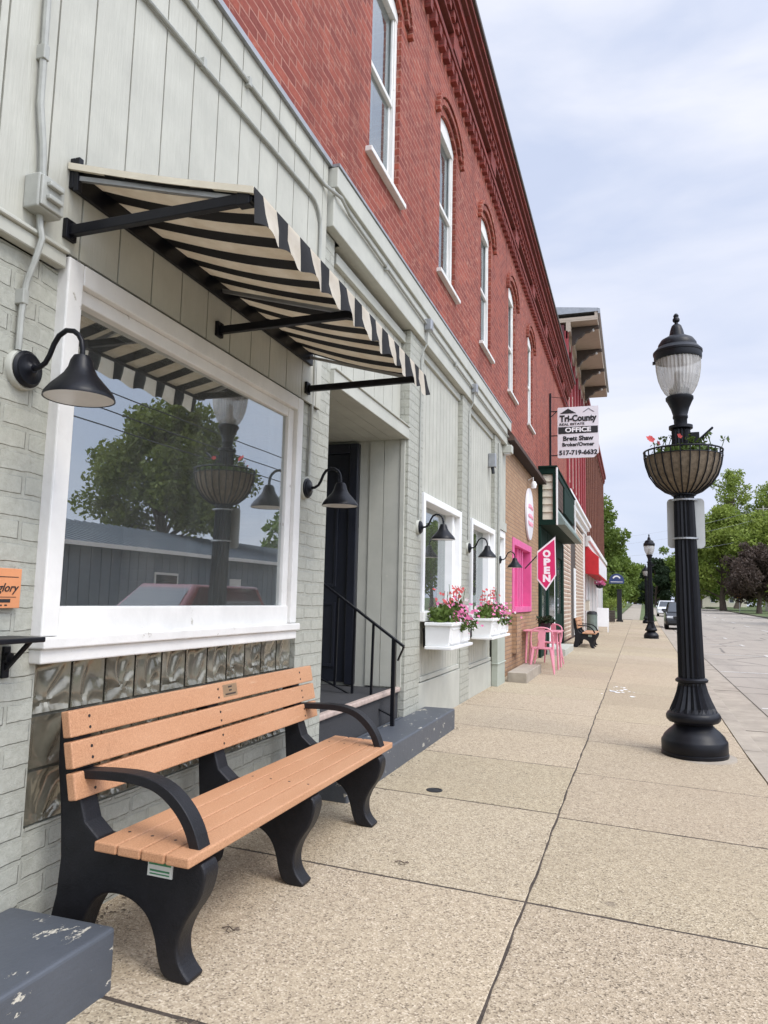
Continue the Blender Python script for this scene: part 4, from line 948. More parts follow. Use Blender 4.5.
def flowerbox(label, y0, y1, seed):
    rnd = random.Random(seed)
    t = thing('flower_box', label, 'flower box', (.05, (y0 + y1) / 2, .8), 'white window boxes with flowers'); x0, x1 = .08, .34
    q = MB(); za, zb = .825, 1.03
    q.add([(x0, y0, za), (x1 - .02, y0 + .02, za), (x1 - .02, y1 - .02, za), (x0, y1, za), (x0, y0 - .02, zb), (x1 + .01, y0 - .02, zb), (x1 + .01, y1 + .02, zb), (x0, y1 + .02, zb)], [(3, 2, 1, 0), (4, 5, 6, 7), (0, 1, 5, 4), (1, 2, 6, 5), (2, 3, 7, 6), (3, 0, 4, 7)])
    q.build('trough', 'white', t, bevel=.005)
    q = MB(); q.box(x0, x1 + .03, y0 - .045, y1 + .045, zb + .001, zb + .035); q.build('rim', 'white', t, bevel=.006)
    q = MB(); q.box(x0, x1 + .025, y0 - .035, y1 + .035, .79, .824); q.build('base_moulding', 'white', t, bevel=.008)
    n = 2; w = (y1 - y0) / n
    for k in range(n):
        q = MB(); a, b = y0 + k * w + .06, y0 + (k + 1) * w - .05
        q.box(x1 - .012, x1 + .006, a, b, .85, .865); q.box(x1 - .012, x1 + .010, a, b, .99, 1.005); q.box(x1 - .012, x1 + .009, a, a + .02, .865, .99); q.box(x1 - .012, x1 + .009, b - .02, b, .865, .99); q.build('panel_moulding', 'white', t)
    for a in (y0 + .1, y1 - .14): q = MB(); q.box(.03, .079, a, a + .04, .8, 1.0); q.build('wall_bracket', 'black_metal', t)
    q = MB(); q.box(x0 + .02, x1 - .02, y0 + .02, y1 - .02, 1.0, 1.062); q.build('soil', 'joint_dirt', t)
    q = MB()
    for k in range(9): leafcloud(q, (.21, y0 + .08 + k * (y1 - y0 - .1) / 8, 1.11 + rnd.uniform(0, .07)), (.14, .13, .11), 80, .035, rnd=rnd)
    for k in range(5): leafcloud(q, (.38, y0 + .3 + rnd.random() * (y1 - y0 - .3), 1.03), (.05, .1, .08), 30, .025, rnd=rnd)
    spikes = [(.2 + rnd.uniform(-.08, .08), y0 + .15 + rnd.random() * (y1 - y0 - .2), rnd.uniform(.18, .4)) for _ in range(11)]
    for (sx, sy, h) in spikes: q.tube([(sx, sy, 1.06), (sx + rnd.uniform(-.04, .06), sy + rnd.uniform(-.05, .05), 1.08 + h)], .003, 4)
    fo = q.build('foliage', 'leaf_plant', t)
    for mat, n_, mode in (('pet_pink', 190, 0), ('pet_red', 64, 1), ('pet_white', 34, 0)):
        q = MB()
        for k in range(n_):
            if mode:
                s = rnd.choice(spikes); p = Vector((s[0] + rnd.gauss(0, .03), s[1] + rnd.gauss(0, .045), 1.06 + s[2] * rnd.uniform(.6, 1.15)))
            else:
                u = rnd.random(); p = Vector((.24 + rnd.gauss(0, .09) + .06 * u, y0 + .1 + u ** .7 * (y1 - y0 - .05), 1.17 + rnd.gauss(0, .07) - .1 * (rnd.random() < .3)))
            flower(q, p, rnd.uniform(.012, .026), rnd)
        q.build('blossom', mat, t)
    return t
flowerbox('white window flower box with pink and red flowers, nearer of the two', 7.46, 8.46, 3)
flowerbox('farther white flower box with pink flowers, next to the pale green corner post', 9.80, 11.2, 8)

# ------------------------------------------------------------------ street lamps
def globe_mat():
    t = NT('ribbed_lamp_globe')
    t.set('Base Color', (.62, .60, .56)); t.set('Roughness', .12)
    tr = t.n('ShaderNodeBsdfTransparent'); tr.inputs['Color'].default_value = (.80, .79, .77, 1)
    ms = t.n('ShaderNodeMixShader'); wv = t.noise(1, 2, .5, st=(14, 14, 3)); t.l(t.ramp(wv, .3, .75, (.30, .30, .30), (.62, .62, .62)), ms.inputs[0])
    t.l(tr.outputs[0], ms.inputs[1]); t.l(t.b.outputs[0], ms.inputs[2]); t.l(ms.outputs[0], t.out.inputs['Surface']); t.bump(wv, .5, .01)
    return t.m
M['globe'] = globe_mat()
def make_lamp():
    t = thing('street_lamp', '', 'street lamp', (0, 0, 0), 'black ornamental street lamps')
    q = MB(); q.lathe([(.36, -.02), (.355, .006), (.30, .012)], n=40); q.build('grout_pad', 'kerb', t, smooth=True)
    q = MB(); q.lathe([(.288, .01), (.292, .03), (.292, .045), (.285, .05), (.288, .055), (.288, .15), (.28, .165), (.275, .17), (.262, .2), (.225, .24), (.185, .275), (.165, .30), (.175, .315), (.215, .325), (.236, .35), (.238, .385), (.225, .41), (.212, .42)], n=48)
    q.build('base', 'black_metal', t, smooth=True)
    q = MB(); q.lathe([(.21, .42), (.195, .46), (.165, .53), (.14, .60), (.126, .66), (.12, .69)], n=40, flute=(.43, .68, .88)); q.build('fluted_bell', 'black_metal', t)
    q = MB(); q.lathe([(.12, .69), (.142, .70), (.145, .72), (.128, .735), (.118, .74)], n=32)
    q.lathe([(.095, 3.18), (.11, 3.19), (.11, 3.22), (.07, 3.23)], n=32); q.build('collar', 'black_metal', t, smooth=True)
    q = MB(); q.lathe([(.117, .74), (.108, 1.5), (.094, 2.4), (.086, 3.19)], n=32, flute=(0, 4, .86)); q.build('shaft', 'black_metal', t)
    q = MB(); q.lathe([(.06, 3.22), (.062, 3.29), (.07, 3.30), (.07, 3.32), (.066, 3.33), (.085, 3.40), (.115, 3.47), (.128, 3.49), (.128, 3.515), (.115, 3.525)], n=32); q.build('globe_holder', 'black_metal', t, smooth=True)
    q = MB(); q.lathe([(.10, 3.525), (.135, 3.565), (.168, 3.63), (.193, 3.71), (.207, 3.80), (.212, 3.90)], n=72, flute=(3.5, 3.95, .965)); g = q.build('globe', 'globe', t)
    q = MB(); q.lathe([(.0, 3.525), (.09, 3.526), (.092, 3.60), (.06, 3.61), (.045, 3.66), (.04, 3.78), (.0, 3.80)], n=24); q.build('lamp_socket', 'steel', t, smooth=True)
    q = MB(); q.lathe([(.18, 3.895), (.217, 3.90), (.222, 3.92), (.222, 3.965), (.229, 3.97), (.229, 3.99), (.215, 4.005), (.195, 4.03), (.18, 4.04), (.178, 4.07), (.15, 4.115), (.10, 4.145), (.075, 4.15), (.07, 4.17), (.06, 4.22), (.045, 4.265), (.03, 4.28), (.018, 4.285), (.016, 4.30), (.032, 4.315), (.034, 4.335), (.022, 4.355), (.026, 4.375), (.012, 4.395), (0, 4.40)], n=40); q.build('cap', 'black_metal', t, smooth=True)
    q = MB(); q.box(-.235, -.21, -.02, .02, 3.88, 3.905); q.build('latch', 'black_metal', t)
    q = MB(); q.box(.08, .16, -.05, .05, 3.03, 3.14); q.bar((.15, 0, 3.06), (.285, 0, 3.185), .05, .02); q.build('banner_bracket', 'black_metal', t, bevel=.004)
    return t
lamp = make_lamp(); lamp.location = (2.635, 7.60, -.085); lamp.rotation_euler.y = R(-1.0); lamp.scale = (1, 1, .968); lamp['label'] = 'tall black fluted street lamp with glass globe in the right foreground, holding a basket'
for x, y, lab in ((2.80, 32.3, 'black street lamp in the middle distance, second from the camera'), (3.04, 57.0, 'black street lamp at the far end of the sidewalk, third and smallest')):
    c = copy_tree(lamp); c.rotation_euler.y = R(-.3); c.location = (x, y, wz(x, y)); c['label'] = lab
# basket hung round the near lamp
BK = thing('hanging_basket', 'round wire basket with coir liner and sparse flowers, strapped round the near street lamp', 'hanging basket', (2.593, 7.60, 2.38))
cx, cy = 2.593, 7.60
pr = [(.10, 2.355), (.17, 2.385), (.25, 2.45), (.31, 2.54), (.342, 2.64), (.355, 2.72)]
q = MB(); q.lathe([(r - .012, z) for r, z in pr] + [(.335, 2.715), (.09, 2.70)], (cx, cy, 0), 36); q.build('coir_liner', 'coir', BK, smooth=True)
q = MB()
for k in range(26):
    a = 2 * math.pi * k / 26; q.tube([(cx + r * math.cos(a), cy + r * math.sin(a), z) for r, z in pr + [(.357, 2.775)]], .0065, 5)
for r, z, th in ((.357, 2.775, .009), (.357, 2.72, .005), (.10, 2.355, .014)):
    q.tube([(cx + r * math.cos(2 * math.pi * k / 40), cy + r * math.sin(2 * math.pi * k / 40), z) for k in range(41)], th, 6, cap=False)
q.build('wire_frame', 'black_metal', BK)
q = MB(); rnd = random.Random(4)
leafcloud(q, (cx, cy, 2.75), (.31, .31, .08), 700, .03, rnd=rnd)
for k in range(16):
    a = rnd.random() * 6.28; r = rnd.uniform(.1, .33); p = (cx + r * math.cos(a), cy + r * math.sin(a), 2.74); e = (p[0] + rnd.uniform(-.05, .09), p[1] + rnd.uniform(-.06, .06), p[2] + rnd.uniform(.1, .22))
    q.tube([p, e], .004, 4); leafcloud(q, e, (.05, .05, .035), 10, .022, rnd=rnd)
q.build('foliage', 'leaf_plant', BK)
q = MB()
for k in range(3):
    a = rnd.uniform(1.5, 5.5); r = rnd.uniform(.2, .36); flower(q, Vector((cx + r * math.cos(a), cy + r * math.sin(a), 2.86 + rnd.uniform(-.02, .06))), .03, rnd)
flower(q, Vector((cx - .30, cy - .12, 2.89)), .045, rnd); flower(q, Vector((cx - .29, cy - .14, 2.88)), .04, rnd)
q.build('blossom', 'pet_red', BK)
# parking sign seen from behind
SG = thing('parking_sign', 'blank grey back of a rounded street sign strapped to the near street lamp', 'sign', (2.625, 8.07, 2.1))
def rrect(x0, x1, z0, z1, r):
    return arc(x1 - r, z1 - r, r, 0, 90, 5) + arc(x0 + r, z1 - r, r, 90, 180, 5) + arc(x0 + r, z0 + r, r, 180, 270, 5) + arc(x1 - r, z0 + r, r, 270, 360, 5)
q = MB(); q.prism(rrect(2.445, 2.785, 1.85, 2.335, .04), 1, 7.735, 7.739); q.build('panel', 'sign_back', SG)
q = MB()
for z in (1.93, 2.30): q.lathe([(.114, z - .008), (.117, z - .008), (.117, z + .008), (.114, z + .008)], (2.60, 7.60, 0), 24)
q.box(2.59, 2.61, 7.705, 7.735, 1.9, 2.33); q.build('strap', 'steel', SG)
# iron valve lid
q = MB(); q.lathe([(.055, 0), (.058, .006), (.045, .008), (.043, .005), (.0, .006)], (.78, 5.2, wz(.78, 5.2) - .002), 24)
tag(q.build('valve_lid', 'black_matt', None, smooth=True), 'small round iron valve lid set in the sidewalk joint near the painted step', 'valve lid')
# ------------------------------------------------------------------ signs on the shop row
TS = thing('office_sign', 'white and black hanging real estate office sign on a tall iron pole bracket', 'sign', (.7, 20.3, 5.9))
q = MB(); x0, x1, z0, z1 = .23, 1.31, 5.19, 6.6
q.prism([(x0 + .03, z0), (x1 - .13, z0), (x1, z0 + .13), (x1, z1 - .03), (x1 - .02, z1), (x0 + .02, z1), (x0, z1 - .03), (x0, z0 + .03)], 1, 20.29, 20.33); q.build('panel', 'sign_white', TS)
q = MB(); q.prism([(x0 + .06, 6.42), (x0 + .28, 6.56), (x0 + .50, 6.42)], 1, 20.284, 20.2895); q.box(x0 + .02, x1 - .02, 20.284, 20.2895, 5.86, 6.05)
q.build('black_band', 'ink', TS)
q = MB(); q.prism([(x0 + .66, 6.44), (x0 + .82, 6.55), (x0 + .98, 6.44), (x0 + .94, 6.44), (x0 + .82, 6.525), (x0 + .70, 6.44)], 1, 20.284, 20.2895); q.build('roof_emblem', 'ink_grey', TS)
xc = (x0 + x1) / 2
lettering('Tri-County', .24, (xc, 20.283, 6.275), 'y', 'ink', TS, .002, .011, width=.98)
lettering('REAL ESTATE', .085, (x0 + .38, 20.283, 6.12), 'y', 'ink', TS, .002, .002, width=.66)
lettering('OFFICE', .17, (xc, 20.281, 5.955), 'y', 'ink_white', TS, .002, .006, width=.68)
lettering('Brett Shaw', .17, (xc, 20.283, 5.72), 'y', 'ink', TS, .002, .007, width=.80)
lettering('Broker/Owner', .135, (xc, 20.283, 5.555), 'y', 'ink', TS, .002, .005, width=.84)
lettering('517-719-6632', .17, (xc, 20.283, 5.33), 'y', 'ink', TS, .002, .007, width=1.0)
q = MB(); q.box(.01, .06, 20.28, 20.33, 4.6, 7.02); q.build('pole', 'black_metal', TS)
q = MB()
for z in (5.27, 5.82, 6.50): q.bar((.05, 20.305, z), (.24, 20.305, z), .02, .025)
q.bar((.05, 20.305, 6.35), (.2, 20.305, 6.49), .02, .02); q.tube([(.04, 20.305, 6.92), (.4, 20.305, 6.86), (.52, 20.305, 6.6)], .008, 5); q.build('bracket', 'black_metal', TS)
FL = thing('open_flag', 'magenta vertical flag reading OPEN hanging by the pink shop window', 'flag', (.4, 15.5, 2.1))
fp = [(.25, 1.75), (.43, 1.53), (.635, 1.84), (.62, 2.64), (.25, 2.33)]
cf = Vector((.44, 2.05))
q = MB(); q.prism(fp, 1, 15.50, 15.506); q.build('border', 'ink_white', FL)
inn = [tuple(cf + (Vector(p) - cf) * .90) for p in fp]
q = MB(); q.prism(inn, 1, 15.494, 15.4995); q.build('cloth', 'flag_pink', FL)
for ch, z, w_ in (('O', 2.28, .16), ('P', 2.11, .14), ('E', 1.94, .125), ('N', 1.775, .155)): lettering(ch, .19, (.445, 15.4925, z), 'y', 'ink_white', FL, .001, .012, width=w_)
q = MB(); q.tube([(.0, 15.52, 1.98), (.63, 15.52, 2.665)], .012, 6); q.build('staff', 'black_matt', FL)
OV = thing('round_sign', 'round white sign with pink script on the tan brick above the pink window', 'sign', (.02, 16, 3.15))
q = MB(); q.lathe([(.56, .01), (.56, .045), (.54, .05)], (0.0, 16.0, 3.17), 40, axis='x'); q.build('disc', 'sign_white', OV, smooth=True)
q = MB(); rnd = random.Random(2)
for z in (3.32, 3.12, 2.95):
    q.tube([(.055, 15.65 + i * .05, z + .05 * math.sin(i * 1.9 + z * 9)) for i in range(15)], .012, 4)
q.build('script_flourish', 'pale_pink', OV)
q = MB(); q.tube([(.02, 15.9, 3.9), (.12, 15.9, 3.95), (.12, 15.9, 3.8)], .012); q.lathe([(.05, -.08), (.07, 0), (.04, .06), (0, .07)], (.13, 15.9, 3.8), 12); o = q.build('sign_light', 'white', OV, smooth=True)
RA = thing('red_awning', 'red box awning with white front panel over the far brown brick shop', 'awning', (0, 36.3, 3.5))
q = MB(); q.prism([(.0, 4.0), (.62, 3.47), (.62, 2.6), (.0, 2.68)], 1, 36.15, 46.8); q.build('canvas', 'red_cloth', RA, bevel=.01)
q = MB(); q.box(.622, .64, 36.2, 46.7, 2.66, 3.42); q.build('front_panel', 'sign_white', RA)
q = MB()
for i in range(14): q.box(.641, .646, 37.2 + i * .62, 37.5 + i * .62, 2.95, 3.18)
BS = thing('blue_sign', 'dark blue round topped sign hanging over the far sidewalk beyond the red awning', 'sign', (1.0, 57, 3))
q = MB(); q.prism([(.47, 2.75), (1.5, 2.75), (1.53, 2.95)] + arc(1.0, 2.95, .53, 0, 180, 14)[1:-1] + [(.47, 2.95)], 1, 57.0, 57.06); q.build('panel', 'blue_sign', BS, bevel=.01)
q = MB(); q.box(.58, 1.42, 56.985, 56.999, 2.86, 2.9); q.prism(arc(1.0, 3.05, .3, 20, 160, 10) + arc(1.0, 3.05, .2, 160, 20, 10), 1, 56.985, 56.999); q.build('pale_marking', 'ink_white', BS)
q = MB(); q.bar((-.1, 57.03, 3.62), (1.5, 57.03, 3.62), .05, .05); q.bar((.6, 57.03, 3.62), (.6, 57.03, 3.2), .03, .03); q.bar((1.4, 57.03, 3.62), (1.4, 57.03, 3.2), .03, .03); q.build('hanger', 'black_metal', BS)
BP = thing('notice_board', 'tall narrow black notice board standing at the far building corner', 'notice board', (1.15, 57.5, wz(1.15, 57.5)))
q = MB(); q.box(1.0, 1.34, 57.4, 57.6, .0, 2.3); q.build('board', 'black_matt', BP, bevel=.01); q = MB(); q.box(.93, 1.41, 57.3, 57.7, -.05, .12); q.box(.98, 1.36, 57.38, 57.62, 2.3, 2.36); q.build('base', 'black_matt', BP)
UB = thing('picnic_planter', 'low dark slatted planter box below the blue sign', 'planter', (.5, 55, 0))
q = MB()
for i in range(5): q.box(.1, .9, 54.6, 55.6, .03 + i * .16, .17 + i * .16)
q.build('slats', 'brown_dark', UB)

# ------------------------------------------------------------------ pink furniture
def chair(label, loc, rz):
    t = thing('pink_chair', label, 'chair', (0, 0, 0), 'pink metal cafe chairs')
    q = MB(); q.prism(rrect(-.18, .18, -.18, .18, .05), 2, .44, .465); q.build('seat', 'pale_pink', t, bevel=.006)
    for sx in (-1, 1):
        for sy in (-1, 1):
            q = MB(); a = Vector((sx * .16, sy * .16, .45)); b = Vector((sx * .225, sy * .235, 0))
            q.tube([a, (a + b) / 2, b], [.03, .022, .014], 6); q.build('leg', 'pale_pink', t)
    q = MB(); pts = [(-.19, .17, .46), (-.20, .20, .60), (-.19, .22, .74)] + [(.19 * -math.cos(R(a)), .225, .74 + .10 * math.sin(R(a))) for a in range(15, 166, 15)] + [(.19, .22, .74), (.20, .20, .60), (.19, .17, .46)]
    q.tube(pts, .014, 7); q.build('back_hoop', 'pale_pink', t, smooth=True)
    q = MB(); q.prism([(-.055, .45), (.055, .45), (.06, .84), (-.06, .84)], 1, .20, .212); q.build('back_slat', 'pale_pink', t)
    for s in (-1, 1):
        q = MB(); q.tube([(s * .19, -.10, .45), (s * .21, -.10, .58), (s * .215, -.04, .66), (s * .21, .08, .69), (s * .20, .21, .70)], .012, 6); q.build('armrest', 'pale_pink', t, smooth=True)
    t.location = loc; t.rotation_euler = (0, 0, rz); return t
chair('pink metal cafe chair facing the small pink table, nearest the camera', (.49, 14.25, -.01), R(185))
chair('pink metal cafe chair behind the small pink table by the tan brick wall', (.40, 16.35, -.01), R(-20))
TB = thing('pink_table', 'small square pink metal table between the pink chairs', 'table', (.42, 15.35, 0))
q = MB(); q.prism(rrect(.02, .76, 15.0, 15.74, .04), 2, .71, .735); q.build('table_top', 'pale_pink', TB, bevel=.006)
for x in (.1, .68):
    for y in (15.08, 15.66): q = MB(); q.tube([(x, y, .71), (x + (.03 if x > .3 else -.03), y, -.01)], .02, 8); q.build('leg', 'pale_pink', TB)
PT = thing('plant_pot', 'dark pot with black leafy plant standing on the pink table', 'plant', (.42, 15.5, .735))
q = MB(); q.lathe([(.08, 0), (.11, .13), (.12, .14), (.10, .14), (.09, .11), (0, .11)], (.42, 15.5, .735), 20); q.build('pot', 'black_matt', PT, smooth=True)
q = MB(); leafcloud(q, (.42, 15.5, .93), (.2, .2, .09), 160, .05); q.build('foliage', 'leaf_dark', PT)
AF = thing('sandwich_board', 'white folding sandwich board standing on the sidewalk under the red awning', 'sign board', (.75, 36.5, -.02))
for s, y in ((-1, 36.35), (1, 36.85)):
    q = MB(); yt = 36.6 + s * .03; a = [(y, .22), (yt, 1.08), (yt + s * .03, 1.08), (y + s * .03, .22)]
    q.prism(a, 0, .50, 1.03); q.build('panel', 'white', AF, bevel=.006)
    for x in (.52, .98): q = MB(); q.bar((x + .015, y + s * .015, .22), (x + .015, y + s * .11, -.04), .04, .03); q.build('leg', 'white', AF)
q = MB()
for i in range(5): q.prism([(36.362 + i * .045, .35 + i * .13), (36.355 + i * .045, .35 + i * .13), (36.366 + i * .045, .385 + i * .13)], 0, .58, .95 - .05 * (i % 2))
q.build('faded_writing', 'ink_grey', AF)
BN = thing('litter_bin', 'grey green litter bin beside the white sandwich board', 'bin', (.42, 33.4, 0))
q = MB(); q.lathe([(.2, -.03), (.22, .1), (.22, .75), (.23, .76), (.23, .8), (.2, .82)], (.43, 33.4, 0), 20, flute=(.05, .74, .95)); q.build('body', 'green_grey', BN); q = MB(); q.lathe([(.23, .82), (.2, .92), (.1, .96), (0, .96)], (.43, 33.4, 0), 20); q.build('lid', 'black_matt', BN, smooth=True)
PB = thing('post_box', 'small pale wall box on the pier left of the red awning', 'wall box', (0, 35.6, 1.2)); q = MB(); q.box(.022, .22, 35.3, 35.7, .95, 1.4); q.build('body', 'cream', PB, bevel=.01); q = MB(); q.box(.022, .235, 35.28, 35.72, 1.4, 1.44); q.build('lid', 'sage_trim', PB)
HB = thing('hanging_basket', 'small pink flower basket hanging under the red awning', 'hanging basket', (.5, 40, 2.3)); q = MB(); q.lathe([(0, 2.05), (.15, 2.1), (.22, 2.25)], (.5, 40, 0), 14); q.build('pot', 'black_matt', HB); q = MB(); leafcloud(q, (.5, 40, 2.32), (.28, .28, .2), 160, .06); q.build('blossom', 'pet_pink', HB)
q = MB(); q.tube([(.5, 40, 2.25), (.5, 40, 2.7)], .006, 4); q.build('chain', 'black_metal', HB)

# ------------------------------------------------------------------ cars
def car(name, label, paint, loc, suv=True, rz=0):
    t = thing(name, label, 'car', (0, 0, 0)); W = .93
    q = MB()
    side = [(-2.3, .32), (-2.34, .55), (-2.28, .80), (-2.15, .95), (-1.25, 1.07), (2.25, 1.08), (2.36, .85), (2.34, .36), (1.95, .26), (-1.95, .26)]
    q.prism(side, 0, -W, W); body = q.build('body', paint, t, bevel=.09, seg=4, smooth=True)
    H = 1.70 if suv else 1.46; yb = 2.25 if suv else 1.55
    b0 = [(-.86, -1.3), (.86, -1.3), (.86, yb), (-.86, yb)]; tp = [(-.66, -.45), (.66, -.45), (.66, yb - .3), (-.66, yb - .3)]
    q = MB(); q.add([(x, y, 1.04) for x, y in b0] + [(x, y, H) for x, y in tp], [(3, 2, 1, 0), (4, 5, 6, 7), (0, 1, 5, 4), (1, 2, 6, 5), (2, 3, 7, 6), (3, 0, 4, 7)]); q.build('cabin', paint, t, bevel=.07, seg=3, smooth=True)
    def pane(i, j, s, lo=.10, hi=.86, m=.07):
        A, B, C, D = [Vector((*b0[i], 1.04)), Vector((*b0[j], 1.04)), Vector((*tp[j], H)), Vector((*tp[i], H))]
        def pt(u, v): return (A.lerp(B, u)).lerp(D.lerp(C, u), v)
        n = (B - A).cross(D - A).normalized() * .012
        q = MB(); q.add([pt(m, lo) + n, pt(1 - m, lo) + n, pt(1 - m, hi) + n, pt(m, hi) + n], [(0, 1, 2, 3)]); return q.build(s, 'car_glass', t)
    pane(0, 1, 'windscreen', .05, .88); pane(1, 2, 'side_window', .06, .92); pane(2, 3, 'rear_window'); pane(3, 0, 'side_window', .06, .92)
    for s in (-1, 1):
        q = MB(); q.add([(s * .88, -2.19, .70), (s * .52, -2.315, .70), (s * .50, -2.30, .84), (s * .87, -2.15, .86)], [(0, 1, 2, 3)] if s < 0 else [(3, 2, 1, 0)])
        q = MB(); q.box(s * .50, s * .86, -2.335, -2.2, .70, .83); q.build('headlight', 'head_glass', t, bevel=.02)
        q = MB(); q.box(s * .90, s * 1.04, -.98, -.88, 1.02, 1.16); q.build('mirror', paint, t, bevel=.03)
        for y in (-1.42, 1.42):
            q = MB(); q.lathe([(.22, -.11), (.33, -.11), (.345, -.07), (.345, .07), (.33, .11), (.22, .11)], (s * .83, y, .345), 24, axis='x'); wl = q.build('wheel', 'rubber', t, smooth=True)
            q = MB(); q.lathe([(.0, .085), (.08, .09), (.21, .075), (.22, .1)] if s > 0 else [(.22, -.1), (.21, -.075), (.08, -.09), (0, -.085)], (s * .83, y, .345), 16, axis='x'); q.build('rim', 'chrome', wl)
    q = MB(); q.box(-.46, .46, -2.36, -2.2, .60, .82)
    for k in range(3): pass
    q.build('grille', 'black_matt', t, bevel=.02); q = MB(); q.box(-.48, .48, -2.37, -2.34, .825, .845); q.box(-.12, .12, -2.375, -2.34, .68, .76); q.build('grille_trim', 'chrome', t)
    q = MB(); q.box(-.8, .8, -2.39, -2.25, .36, .50); q.build('bumper', 'black_matt' if paint != 'white_car' else paint, t, bevel=.03); q = MB(); q.box(-.16, .16, -2.405, -2.391, .40, .49); q.build('number_plate', 'white', t)
    for y in (-.1, 1.0):
        q = MB(); q.box(W - .0, W + .02, y, y + .16, .92, .95); q.build('door_handle', 'chrome', t)
    t.location = loc; t.rotation_euler = (0, 0, rz); return t
car('parked_car', 'black sport utility car parked at the kerb behind the near street lamp', 'black_car', (4.95, 51.0, RZ + gzc(51)), rz=R(-1))
car('parked_car', 'white sport utility car farther down the kerb lane', 'white_car', (5.55, 88, RZ + gzc(88)), rz=R(-1))
car('parked_car', 'red car with dark windows seen reflected in the big shop window', 'red_car', (6.9, 12.9, RZ))

# ------------------------------------------------------------------ trees
def tree(name, label, loc, h, crown, trunk_h, r0, leaf, n, ls, seed, group=None, blobs=14, cat='tree', lean=0, spread=1.0):
    rnd = random.Random(seed); t = thing(name, label, cat, (0, 0, 0), group)
    q = MB(); cz = trunk_h + (h - trunk_h) / 2
    top = Vector((lean, 0, h * .86)); segs = 7
    tp = [Vector((lean * (i / segs) ** 2 + rnd.gauss(0, .012 * h) * (i > 0), rnd.gauss(0, .012 * h) * (i > 0), h * .86 * i / segs)) for i in range(segs + 1)]
    q.tube(tp, [r0 * (1.25 if i == 0 else 1) * (1 - .82 * i / segs) for i in range(segs + 1)], 9)
    cl = []
    for b in range(blobs):
        a = b * 2.4 + rnd.random(); u = (b + .5) / blobs
        zz = trunk_h + (h - trunk_h) * (u * .95 + .03)
        env = math.sin(math.pi * min(1, (.16 + .84 * u) ** .8)) ** .6
        rad = crown * spread * env * rnd.uniform(.45, .92)
        e = Vector((lean * u + rad * math.cos(a), rad * math.sin(a), zz))
        s0 = tp[min(segs, max(1, int(segs * min(.9, zz / (h * .86) * .75))))]
        mid = s0.lerp(e, .5) + Vector((0, 0, .06 * h * rnd.random()))
        q.tube([s0, mid, e], [r0 * .34, r0 * .2, r0 * .05], 6); cl.append((e, crown * rnd.uniform(.28, .46)))
        for _ in range(2):
            e2 = e + Vector((rnd.gauss(0, .3), rnd.gauss(0, .3), rnd.gauss(.1, .25))) * crown * .55; q.tube([mid.lerp(e, .5), e2], [r0 * .1, r0 * .03], 5); cl.append((e2, crown * rnd.uniform(.16, .28)))
    q.build('trunk', 'bark', t)
    q = MB(); tot = sum(r * r for _, r in cl)
    for e, r in cl: leafcloud(q, e, (r, r, r * .8), int(n * r * r / tot), ls, rnd=rnd)
    q.build('crown', leaf, t); t.location = loc; return t
def gl(x, y): return (x, y, gzc(y) - .12)
G1 = 'trees beyond the end of the shop row'; G2 = 'trees along the far side of the street'
tree('street_tree', 'airy green tree overhanging just beyond the brick corner, nearest of the left trees', gl(-2.8, 70), 10.6, 4.0, 3.4, .28, 'leaf', 15300, 0.18, 11, G1, lean=1.0)
tree('street_tree', 'dense green tree above the left lawn behind the airy one', gl(-3.0, 88), 10.5, 4.6, 2.0, .3, 'leaf', 15300, 0.24, 12, G1)
tree('street_tree', 'green tree close beside the far sidewalk on its left edge', gl(-2.2, 108), 10, 4.4, 2.5, .3, 'leaf', 11900, 0.27, 13, G1)
tree('street_tree', 'small darker green tree at the far end of the left row', gl(-1.5, 140), 9.5, 4.6, 1.4, .3, 'leaf', 10200, 0.31, 14, G1)
tree('conifer', 'dark spruce like tree at the end of the street left of the near lamp', gl(6.7, 168), 9.6, 3.6, .6, .3, 'leaf_dark', 11900, 0.27, 15)
tree('street_tree', 'big bright green maple rising right of the near street lamp', gl(16.6, 138), 16.5, 7.4, 3.0, .5, 'leaf_bright', 20400, 0.31, 21, G2, blobs=22)
tree('street_tree', 'tall loose yellow green tree towering behind the maple', gl(21.0, 158), 27, 4.8, 11, .5, 'leaf_bright', 7140, 0.25, 22, G2, blobs=18)
tree('street_tree', 'tall loose green tree at the right picture edge', gl(28, 160), 24.5, 5.2, 10, .5, 'leaf_bright', 6460, 0.27, 23, G2, blobs=16)
tree('street_tree', 'mid green tree low between lamp post and maple', gl(15.5, 170), 13, 6.0, 2.0, .3, 'leaf', 11900, 0.33, 24, G2)
tree('street_tree', 'shady green tree behind the purple one', gl(23, 132), 14.5, 7.0, 2.6, .4, 'leaf_bright', 15300, 0.31, 25, G2, blobs=18)
tree('purple_tree', 'low dark purple leaved tree on the right edge of the far verge', gl(18.3, 112), 8.4, 4.6, 2.4, .34, 'leaf_purple', 17000, 0.21, 26, blobs=20)
tree('street_tree', 'broad green tree far off closing the street end', gl(12, 195), 10.5, 8, 1.0, .4, 'leaf', 11900, 0.41, 27, G2)
tree('street_tree', 'green tree far off on the right of the street end', gl(24, 190), 12, 8.5, 1.8, .4, 'leaf_bright', 11900, 0.41, 28, G2)
tree('street_tree', 'far green tree centred at the street end', gl(2.6, 215), 9.5, 7.5, .8, .4, 'leaf', 10200, 0.41, 29, G1)
tree('street_tree', 'big round green tree across the street, reflected in the shop window', gl(25, 36.0), 12.0, 4.3, 5.0, .45, 'leaf_olive', 24000, .17, 31, blobs=26)
tree('street_tree', 'smaller green tree across the street, reflected at the window right side', gl(27, 60), 9.5, 4.6, 3.2, .3, 'leaf', 6000, .3, 32)
